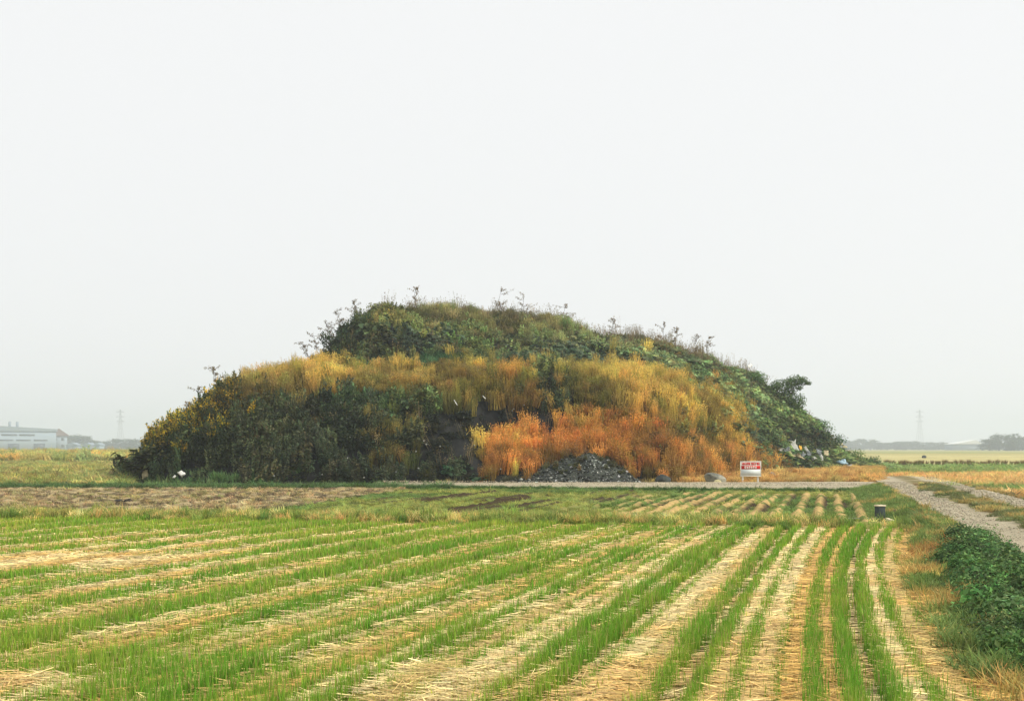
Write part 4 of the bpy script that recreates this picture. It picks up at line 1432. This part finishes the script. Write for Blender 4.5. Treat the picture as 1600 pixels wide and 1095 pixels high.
junk('blue_sack', 1314, 728, .75, .55, 'blue', 'pale blue sack lying among the shrubs at the mound foot', cat='sack', seed=22, roll=.4, lift=.4, t=.16)
junk('grey_sack', 1327, 733, .6, .35, 'blue', 'flat grey blue sack on the dry grass below the pale blue one', cat='sack', seed=23, roll=.2, lift=.35, t=.12)
junk('dark_sheet', 1217, 702, .7, .4, 'dark', 'dark sheet hanging over the top of the dumped rubbish', seed=24, lift=.25)
junk('dark_sheet', 1277, 707, .6, .4, 'dark', 'dark sheet beside the grey board in the dumped rubbish', seed=25, lift=.25)
junk('pale_slab', 1306, 695, .8, .3, 'tan', 'cream slab lying high among the shrubs on the right slope', seed=26, roll=0, lift=.6, t=.1, bend=.05)
junk('pale_slab', 1317, 696, .5, .25, 'tan', 'small cream slab next to the larger one on the right slope', seed=27, roll=0, lift=.6, t=.1, bend=.05)
junk('white_panel', 1164, 582, .6, .22, 'white', 'white panel caught in the vines high on the right slope', cat='panel', seed=28, roll=.6, lift=1.0, bend=.03)
junk('plastic_bag', 288, 747, .34, .26, 'white', 'white plastic bag on the green grass at the left foot of the mound', cat='bag', seed=31, lift=.3, t=.14)
junk('plastic_bag', 276, 750, .16, .12, 'white', 'tiny white plastic scrap beside the larger white bag', cat='bag', seed=32, lift=.25, t=.05)
junk('rusty_sheet', 233, 747, .42, .55, 'tan', 'tan metal sheet leaning at the left end of the mound', cat='sheet', seed=33, lift=.35, bend=.08, roll=.5)
junk('pale_plank', 714, 640, .05, .42, 'white', 'long pale plank sticking out of the dark bank', cat='plank', seed=34, roll=.55, lift=.55, t=.05, bend=.02)
junk('pale_plank', 756, 632, .04, .26, 'white', 'short pale plank above the dark bank', cat='plank', seed=35, roll=.7, lift=.6, t=.04, bend=.02)
sc_pts = [(730, 649), (722, 660), (724, 651), (664, 696), (667, 702), (689, 705), (738, 703), (651, 712), (803, 645), (819, 639), (800, 648), (548, 690), (543, 724), (486, 720), (521, 690), (447, 682), (617, 706), (655, 740), (532, 638), (782, 741), (430, 752), (505, 748), (620, 745), (570, 755)]
for i, (px, py) in enumerate(sc_pts):
    s = random.uniform(.05, .10)
    junk('litter_scrap', px, py, s, s * .8, 'pale' if i % 3 else 'white', 'small pale litter scrap scattered on the dark front of the mound', 'litter scraps on the mound', 'litter', seed=40 + i, lift=.35, t=.04)

# concrete post and broken slabs at the field corner
Dp = Dg(818)
pr = root('concrete_post', ((1375 - CX) / F * Dp, Dp, 0), .25)
tag(pr, 'short dark concrete post with a pale flat top at the field corner', 'post')
boxes('shaft', [(-.105, .105, -.09, .09, -.1, .46)], M_POST, pr, .012)
boxes('cap', [(-.118, .118, -.103, .103, .462, .50)], M_CAP, pr, .006)
o = boxes('concrete_sill', [(-1.25, .02, -.11, .11, -.08, .15)], M_CONC, None, .015)
o.location = ((1366 - CX) / F * Dp, Dp + .05, 0)
tag(o, 'low grey concrete sill running left from the concrete post', 'sill')
for i, (px, py, w, h, rz, ry, lb) in enumerate([(1388, 814, .36, .10, -.5, .25, 'pale concrete slab leaning beside the concrete post'), (1400, 811, .5, .16, .1, -.15, 'broad pale concrete slab over the dark hollow by the road'),
                                         (1410, 810, .3, .1, -.2, .2, 'small pale concrete slab at the road edge past the broad one'), (1390, 818, .2, .1, .6, .1, 'short pale concrete fragment on the grass near the concrete post')]):
    D = Dg(py)
    o = boxes('broken_slab', [(-w / 2, w / 2, -h, h, -.03, .03)], M_CAP if i != 1 else M_CONC, None, .008)
    o.location = ((px - CX) / F * D, D, .1)
    o.rotation_euler = (.25, ry, rz)
    tag(o, lb, 'slab')
Dk = Dg(800)
hol = rock('dark_lump', (.42, .3, .16), 14, M_ROCK3)  # dark lump in place of the hole, its shade given as colour
hol.location = ((1401 - CX) / F * 28.4, 28.4, .12)
tag(hol, 'dark lump standing in for the shaded hollow behind the broken concrete slabs', 'clod')
for px, lb in ((184, 'large black clod of earth on the ploughed field'), (200, 'smaller black clod next to the large one on the ploughed field')):
    D = Dg(790)
    o = rock('dark_lump', (.22 if px < 190 else .15, .2, .14), px, mat_plain('black_earth', C(30, 26, 22)))
    o.location = ((px - CX) / F * D, D, .12)
    tag(o, lb, 'clod')


# ------------------------------------------------------------------ trees and shrubs
def limb(a, b, r0, r1, n=6, segs=4, wob=.05, rs=None):
    a, b = np.array(a, float), np.array(b, float)
    V, Q = [], []
    d = b - a
    L = np.linalg.norm(d)
    d /= L
    u = np.cross(d, [0, 0, 1] if abs(d[2]) < .9 else [1, 0, 0])
    u /= np.linalg.norm(u)
    w = np.cross(d, u)
    for k in range(segs + 1):
        t = k / segs
        c = a + (b - a) * t + (u * rs.normal(0, wob) + w * rs.normal(0, wob)) * L * (0 < k < segs)
        r = r0 + (r1 - r0) * t
        for j in range(n):
            q = 2 * np.pi * j / n
            V.append(c + r * (np.cos(q) * u + np.sin(q) * w))
    for k in range(segs):
        for j in range(n):
            Q.append((k * n + j, k * n + (j + 1) % n, (k + 1) * n + (j + 1) % n, (k + 1) * n + j))
    return np.array(V), np.array(Q)


def wood_mesh(name, limbs, seed, mat=M_BARK):
    rs = np.random.default_rng(seed)
    V, Q, k = [], [], 0
    for a, b, r0, r1 in limbs:
        v, q = limb(a, b, r0, r1, rs=rs)
        V.append(v)
        Q.append(q + k)
        k += len(v)
    return fast_mesh(name, np.concatenate(V), np.concatenate(Q), None, mat)


def crown_mesh(name, lobes, n, size, col, seed, shell=.45):
    """leaf faces spread through a set of lobes (centre, radii)"""
    rs = np.random.default_rng(seed)
    vol = np.array([np.prod(r) ** .67 for _, r in lobes])
    li = rs.choice(len(lobes), n, p=vol / vol.sum())
    c = np.array([l[0] for l in lobes])[li]
    r = np.array([l[1] for l in lobes])[li]
    d = rs.normal(size=(n, 3))
    d /= np.linalg.norm(d, axis=1, keepdims=True)
    q = rs.uniform(shell, 1.05, n)[:, None]
    q *= (.75 + .5 * fbm(d[:, 0] * 3 + li, d[:, 1] * 3 + d[:, 2] * 2, .8, seed))[:, None]
    P = c + d * r * q
    nr = d + np.array([0, 0, .5]) + rs.normal(0, .5, (n, 3))
    cc = jitter(rs, np.array(col), n, .28, .08)
    V, T, co = leaves(P, nr, rs.uniform(.6, 1.3, n) * size, .6, cc, rs)
    return fast_mesh(name, V, T, co, M_LEAF)


def plant(name, loc, limbs, lobes, n, size, col, seed, label, cat, group=None, wood='trunk', leafn='crown', rz=0):
    r = root(name, loc, rz)
    tag(r, label, cat, group)
    obj(wood, wood_mesh(wood, limbs, seed), r)
    obj(leafn, crown_mesh(leafn, lobes, n, size, col, seed + 1), r)
    return r


# leaning leafy tree on the right shoulder
p, _ = on_mound(1228, 640)
s = p.y / F
plant('leaning_tree', p - Vector((0, 0, .4)), [((0, 0, 0), (-.2, 0, 1.9), .13, .08), ((-.1, 0, 1.2), (1.0, 0, 2.9), .08, .04), ((-.15, 0, 1.4), (-1.3, 0, 2.5), .07, .03), ((.9, 0, 2.8), (2.2, .1, 2.8), .04, .02)],
      [((-1.5, 0, 2.0), (.7, .8, .8)), ((-.9, .1, 2.7), (.6, .8, .6)), ((-.2, 0, 2.6), (.7, .8, .75)), ((.4, 0, 3.0), (.6, .7, .6)), ((1.0, 0, 3.2), (.75, .7, .55)), ((1.6, 0, 3.15), (.6, .6, .4)), ((2.15, 0, 2.95), (.4, .4, .22)),
       ((1.25, .2, 2.6), (.45, .5, .4)), ((.5, .2, 2.2), (.5, .6, .5)), ((.2, .2, 1.5), (1.0, .8, .9)), ((-.8, 0, 1.3), (1.1, .8, .9)), ((1.2, .1, 1.2), (.8, .7, .9)), ((-1.9, .1, 1.2), (.9, .8, .8))],
      4600, .19, C(88, 112, 62), 61, 'dark leafy tree leaning out over the right slope of the mound', 'tree')


def bush(px, py, w, h, col, seed, label, cat='shrub', group=None, n=700, size=.16, sink=.15):
    p, _ = on_mound(px, py)
    rs = np.random.default_rng(seed)
    lobes = []
    for k in range(7):
        lobes.append(((rs.uniform(-.6, .6) * w / 2, rs.uniform(-.4, .4) * w / 2, rs.uniform(.25, .8) * h), (w * .27, w * .27, h * rs.uniform(.22, .36))))
    limbs = [((0, 0, -.1), (l[0][0], l[0][1], l[0][2]), .035, .012) for l in lobes]
    return plant('shrub', p - Vector((0, 0, sink)), limbs, lobes, n, size, np.array(col) * 1.7, seed, label, cat, group, 'stem', 'foliage')


bush(1285, 672, 2.4, 1.8, C(66, 92, 48), 71, 'round green shrub standing out on the right edge of the slope below the leaning tree')
bush(1300, 700, 2.6, 1.7, C(56, 80, 44), 72, 'dark green shrub at the top of the dumped rubbish')
bush(1335, 722, 2.4, 1.6, C(84, 104, 52), 73, 'olive shrub at the tapering right end of the mound')
bush(1362, 730, 2.0, 1.5, C(70, 92, 50), 74, 'last round shrub at the tip of the mound by the green paddy')
bush(1180, 600, 2.4, 1.2, C(72, 96, 52), 75, 'low green shrub on the skyline uphill of the leaning tree')
bush(208, 742, 1.6, 1.7, C(92, 88, 56), 76, 'brownish twiggy shrub at the left end of the mound')
bush(188, 748, 1.6, .8, C(110, 98, 66), 77, 'low dry shrub lying at the far left tip of the mound')
bush(560, 505, 2.6, 1.6, C(54, 70, 38), 78, 'dark shrub on the left shoulder of the upper mound')
bush(525, 540, 2.4, 1.6, C(48, 62, 36), 79, 'dark shrub on the steep left edge of the upper mound')
bush(595, 492, 2.4, 1.2, C(96, 98, 48), 80, 'yellowish shrub at the left end of the mound top')


def sapling(px, py, h, lean, col, seed, label, group):
    """thin stem with a few twigs and sparse leaves at their ends"""
    p, _ = on_mound(px, py)
    rs = np.random.default_rng(seed)
    h *= 1.55
    top = np.array([lean * h, 0, h])
    limbs = [((0, 0, -.2), tuple(top), .022, .008)]
    lobes = [(tuple(top), (.12, .12, .16))]
    for k in range(13):
        t = rs.uniform(.3, .97)
        b = top * t
        e = b + np.array([rs.normal(0, .24) * h + lean * .2, rs.normal(0, .18) * h, rs.uniform(.05, .26) * h]) * .8 * (1.3 - t * .6)
        limbs.append((tuple(b), tuple(e), .011, .005))
        for q in (.45, .75, 1.0):
            lobes.append((tuple(b + (e - b) * q), (.11, .11, .1)))
    return plant('sapling', p - Vector((0, 0, .1)), limbs, lobes, 300, .09, col, seed, label, 'sapling', group, 'stem', 'foliage')


for i, (px, py, h, ln) in enumerate([(540, 505, 1.4, -.3), (526, 522, 1.5, -.35), (508, 546, 1.4, -.4), (494, 562, 1.3, -.5), (560, 485, 1.4, -.15)]):
    sapling(px, py, h, ln, C(110, 92, 54), 90 + i, 'thin leaning sapling sticking out from the left edge of the upper mound', 'saplings on the left edge of the upper mound')
for i, (px, py, h, ln) in enumerate([(345, 600, 1.5, -.2), (318, 625, 1.4, -.15), (300, 640, 1.3, -.1)]):
    sapling(px, py, h, ln, C(120, 104, 52), 100 + i, 'thin sapling above the goldenrod on the left shoulder', 'saplings above the goldenrod')
for i, (px, py, h, ln) in enumerate([(650, 492, 1.4, 0), (782, 500, 1.7, .02), (822, 506, 1.6, -.1), (880, 510, 1.3, .1), (955, 525, 1.4, .1), (1030, 540, 1.5, .2), (1052, 545, 1.4, .15), (1085, 552, 1.4, .1), (1100, 558, 1.4, .2)]):
    sapling(px, py, h, ln, C(122, 102, 60), 110 + i, 'thin brown sapling against the sky on the mound top', 'saplings on the mound top')


# ------------------------------------------------------------------ far distance
M_FARW = mat_plain('warehouse_wall', C(150, 166, 180), var=.05, scale=.2, bump=0)
M_FARR = mat_plain('warehouse_roof', C(136, 150, 162), var=.05, scale=.2, bump=0)
M_FARG = mat_plain('warehouse_glass', C(70, 80, 88), rough=.3, var=.1, scale=.5, bump=0)
M_FARB = mat_plain('brown_roof', C(120, 92, 80), var=.1, scale=.5, bump=0)
M_STEEL = mat_plain('galvanised_steel', C(120, 124, 126), rough=.5, var=.1, bump=0)


def prism(name, prof, y0, y1, mat, parent):
    """profile in x/z swept along y"""
    n = len(prof)
    V = [(x, y0, z) for x, z in prof] + [(x, y1, z) for x, z in prof]
    me = bpy.data.meshes.new(name)
    me.from_pydata(V, [], [tuple(range(n))[::-1], tuple(range(n, 2 * n))] + [(i, (i + 1) % n, n + (i + 1) % n, n + i) for i in range(n)])
    me.materials.append(mat)
    return obj(name, me, parent)


FS = 2.35                                                   # the built-up edge of the plain lies about 0.9 km off
Dw = 380.0 * FS
m = Dw / F
b = root('warehouse', ((-20 - CX) * m, Dw, 0))
tag(b, 'long pale warehouse with two strips of windows beyond the weedy fields', 'warehouse')
b.scale = (FS, FS, FS)
b.rotation_euler = (0, 0, .46)
x1 = 24.0
boxes('wall', [(-26, x1, 0, 26, -.2, 7.4)], M_FARW, b)
prism('roof', [(-26.6, 7.42), (-26.6, 8.6), (4, 9.4), (x1 + .5, 8.3), (x1 + .5, 7.42)], -.4, 26.4, M_FARR, b)
for i, xx in enumerate((31 * m / FS, 42 * m / FS)):
    o = boxes('roof_vent', [(xx - .5, xx + .5, 12, 13.2, 8.3, 11.4)], M_FARR, b)
for i in range(6):
    boxes('window', [(-20 + i * 6.2, -20 + i * 6.2 + 5.4, -.12, -.01, 5.7, 6.3)], M_FARG, b)
for i in range(6):
    boxes('window', [(-14 + i * 6.0, -14 + i * 6.0 + 4.9, -.12, -.01, 3.7, 4.2)], M_FARG, b)
for i in range(3):
    boxes('door', [(-2 + i * 9.0, 2 + i * 9.0, -.12, -.01, -.1, 2.6)], M_FARG, b)

Dh = 420.0 * FS
m = Dh / F
b = root('gabled_hall', ((92 - CX) * m, Dh, 0))
b.scale = (FS, FS, FS)
b.rotation_euler = (0, 0, .42)
tag(b, 'grey hall with a brownish gabled roof next to the warehouse', 'building')
boxes('wall', [(-3.2, 3.2, 0, 8, -.2, 6.4)], M_FARW, b)
prism('roof', [(-3.9, 6.3), (0, 9.2), (3.9, 6.3), (3.9, 6.05), (-3.9, 6.05)], -.5, 8.5, M_FARB, b)
for xx, zz in ((-1.8, 1.2), (1.0, 1.2), (-1.8, 4.0), (1.0, 4.0)):
    boxes('window', [(xx, xx + 1.1, -.1, -.01, zz, zz + 1.2)], M_FARG, b)
for px, w, lb in ((112, 8, 'low white shed right of the grey hall'), (137, 5, 'little white hut before the hazy trees on the left'), (152, 4, 'smallest white hut by the hazy trees on the left')):
    b = root('shed', ((px - CX) / F * 365 * FS, 365 * FS, 0))
    b.scale = (FS, FS, FS)
    tag(b, lb, 'shed')
    boxes('wall', [(-w / 4, w / 4, 0, 4, -.2, 2.0)], M_FARW, b)
    prism('roof', [(-w / 4 - .3, 2.0), (0, 2.9), (w / 4 + .3, 2.0), (w / 4 + .3, 1.9), (-w / 4 - .3, 1.9)], -.3, 4.3, M_FARR, b)
Dq = 430.0 * FS
m = Dq / F
b = root('farm_building', ((1508 - CX) * m, Dq, 0))
b.scale = (FS, FS, FS)
tag(b, 'pale farm building with a long sloping white roof before the right tree line', 'farm building')
boxes('wall', [(-4.5, 6.5, .3, 10, -.2, 2.6)], M_FARR, b)
prism('roof', [(-5.0, 2.62), (5.0, 4.4), (7.2, 2.62)], 0, 10.3, mat_plain('white_roof', C(225, 228, 226), var=.04, bump=0), b)

# distant trees: three crowns shared by all copies
FAR = []
for s in range(3):
    rs = np.random.default_rng(200 + s)
    lobes = [((rs.uniform(-2.2, 2.2), rs.uniform(-2, 2), rs.uniform(.8, 6.4)), (rs.uniform(1.3, 2.1), rs.uniform(1.3, 2.1), rs.uniform(1.0, 1.7))) for _ in range(15)]
    cr_ = crown_mesh('crown', lobes, 1300, .6, C(58, 76, 50), 210 + s, .3)
    tr_ = wood_mesh('trunk', [((0, 0, -.3), (0, 0, 4.5), .28, .14), ((0, 0, 2.6), (1.5, .5, 5), .12, .05), ((0, 0, 2.4), (-1.6, -.3, 4.8), .12, .05)], 220 + s)
    FAR.append((tr_, cr_))


def far_tree(px, D, h, wide, i, label, group):
    r = root('tree', ((px - CX) / F * D, D, 0), i * 1.3)
    r.scale = (wide / 6.5, wide / 6.5, h / 7.6)
    tag(r, label, 'tree', group)
    t, c = FAR[i % 3]
    obj('trunk', t, r)
    obj('crown', c, r)


R = np.random.default_rng(99)
for i, px in enumerate(np.concatenate([np.linspace(104, 152, 8), np.linspace(158, 330, 12)])):
    D = (440 + R.uniform(0, 50)) * FS
    py = np.interp(px, [90, 120, 130, 150, 165, 240], [678, 676, 678, 690, 684, 687]) + R.uniform(-2, 3)
    far_tree(px, D, (HZ - py) / F * D + EYE, R.uniform(9, 13) * FS, i, 'hazy tree in the distant tree line left of the mound', 'distant trees left of the mound')
for i, px in enumerate(np.linspace(1225, 1760, 44)):
    D = (470 + R.uniform(0, 70)) * FS
    py = np.interp(px, [1200, 1330, 1345, 1370, 1395, 1415, 1430, 1480, 1520, 1600, 1700], [690, 687, 684, 688, 692, 686, 690, 690, 689, 688, 686]) + R.uniform(-2, 3)
    far_tree(px, D, (HZ - py) / F * D + EYE, R.uniform(9, 14) * FS, i, 'hazy tree in the distant tree line right of the mound', 'distant trees right of the mound')
for i, px in enumerate([1546, 1562, 1577, 1592, 1612]):
    D = (330 + R.uniform(0, 15)) * FS
    py = [684, 676, 674, 680, 684][i]
    far_tree(px, D, (HZ - py) / F * D + EYE, 8.5 * FS, i + 1, 'tall rounded tree in the clump that rises above the right tree line', 'clump of taller trees')
o = rock('dark_hayheap', (.5, .4, .4), 33, M_ROCK3, 2)
o.location = ((1444 - CX) / F * 205, 205, .2)
tag(o, 'small dark heap alone on the pale stubble beyond the straw sheaves', 'heap')


def pylon(px, D, h, label):
    r = root('pylon', ((px - CX) / F * D, D, 0))
    tag(r, label, 'pylon')
    lv = np.linspace(0, 1, 9)
    wd_ = lambda t: (4.6 * (1 - t) ** 1.3 + .5)
    segs = []
    for sx_ in (-1, 1):
        for sy_ in (-1, 1):
            for a, b_ in zip(lv[:-1], lv[1:]):
                segs.append(((sx_ * wd_(a), sy_ * wd_(a), a * h), (sx_ * wd_(b_), sy_ * wd_(b_), b_ * h)))
    beams('tower_leg', segs, .11, M_STEEL, r)
    br = []
    for a, b_ in zip(lv[:-1], lv[1:]):
        for sy_ in (-1, 1):
            br += [((-wd_(a), sy_ * wd_(a), a * h), (wd_(b_), sy_ * wd_(b_), b_ * h)), ((wd_(a), sy_ * wd_(a), a * h), (-wd_(b_), sy_ * wd_(b_), b_ * h))]
    beams('bracing', br, .05, M_STEEL, r)
    for t in (.7, .82, .94):
        beams('cross_arm', [((-6.0, 0, t * h), (6.0, 0, t * h)), ((-6.0, 0, t * h), (-.6, 0, t * h + 1.8)), ((6.0, 0, t * h), (.6, 0, t * h + 1.8))], .16, M_STEEL, r)


pylon(188, 1450, 58, 'faint lattice pylon in the haze behind the left tree line')
pylon(1437, 1500, 60, 'faint lattice pylon in the haze behind the right tree line')

# straw sheaves standing in a line on the right paddy
R = np.random.default_rng(55)
b = disk(R, 90, .09)
hh = R.uniform(.42, .6, 90)
spread = np.arctan2(b[:, 1], b[:, 0])
V1 = blades(b, hh, np.full(90, .035), spread, R.uniform(.1, .4, 90), jitter(R, C(120, 108, 70), 90, .25), jitter(R, C(150, 132, 84), 90, .25))
b2 = b * 2.0
V2 = blades(b2, R.uniform(.22, .34, 90), np.full(90, .04), spread + np.pi, R.uniform(.3, .6, 90), jitter(R, C(84, 76, 52), 90, .25), jitter(R, C(84, 76, 52), 90, .25))
sv2, st2, sc2 = join([V1, V2])
she = fast_mesh('straw_sheaf', sv2, st2, sc2, M_STRAW)
for i in range(35):
    px = 1384 + i * 6.5 + R.normal(0, 1.0)
    D = 112 + R.normal(0, .6)
    o = obj('straw_sheaf', she, None, ((px - CX) / F * D, D, -.05))
    s = R.uniform(1.1, 1.6)
    o.scale = (s * R.uniform(.9, 1.6), s, s)
    o.rotation_euler = (R.normal(0, .12), R.normal(0, .15), R.uniform(0, 6.28))
    tag(o, 'dark bound straw sheaf standing in the line across the green paddy', 'straw sheaf', 'straw sheaves in a line')

# ------------------------------------------------------------------ haze over the plain
vz0, vz1, gx = -1.1, 64.0, G + 60
V, Q = box_arr(-gx, gx, -gx, gx, vz0, vz1)
hm = bpy.data.materials.new('haze_air')
hm.use_nodes = True
hn = hm.node_tree.nodes
hn.remove(hn['Principled BSDF'])
pv = hn.new('ShaderNodeVolumePrincipled')
pv.inputs['Density'].default_value = .0007
pv.inputs['Color'].default_value = (.81, .89, 1.0, 1)
pv.inputs['Anisotropy'].default_value = .2
hm.node_tree.links.new(pv.outputs[0], hn['Material Output'].inputs['Volume'])
hz_o = obj('haze', fast_mesh('haze', V, Q, None, hm))
tag(hz_o, 'pale haze lying over the whole plain', 'haze', kind='stuff')
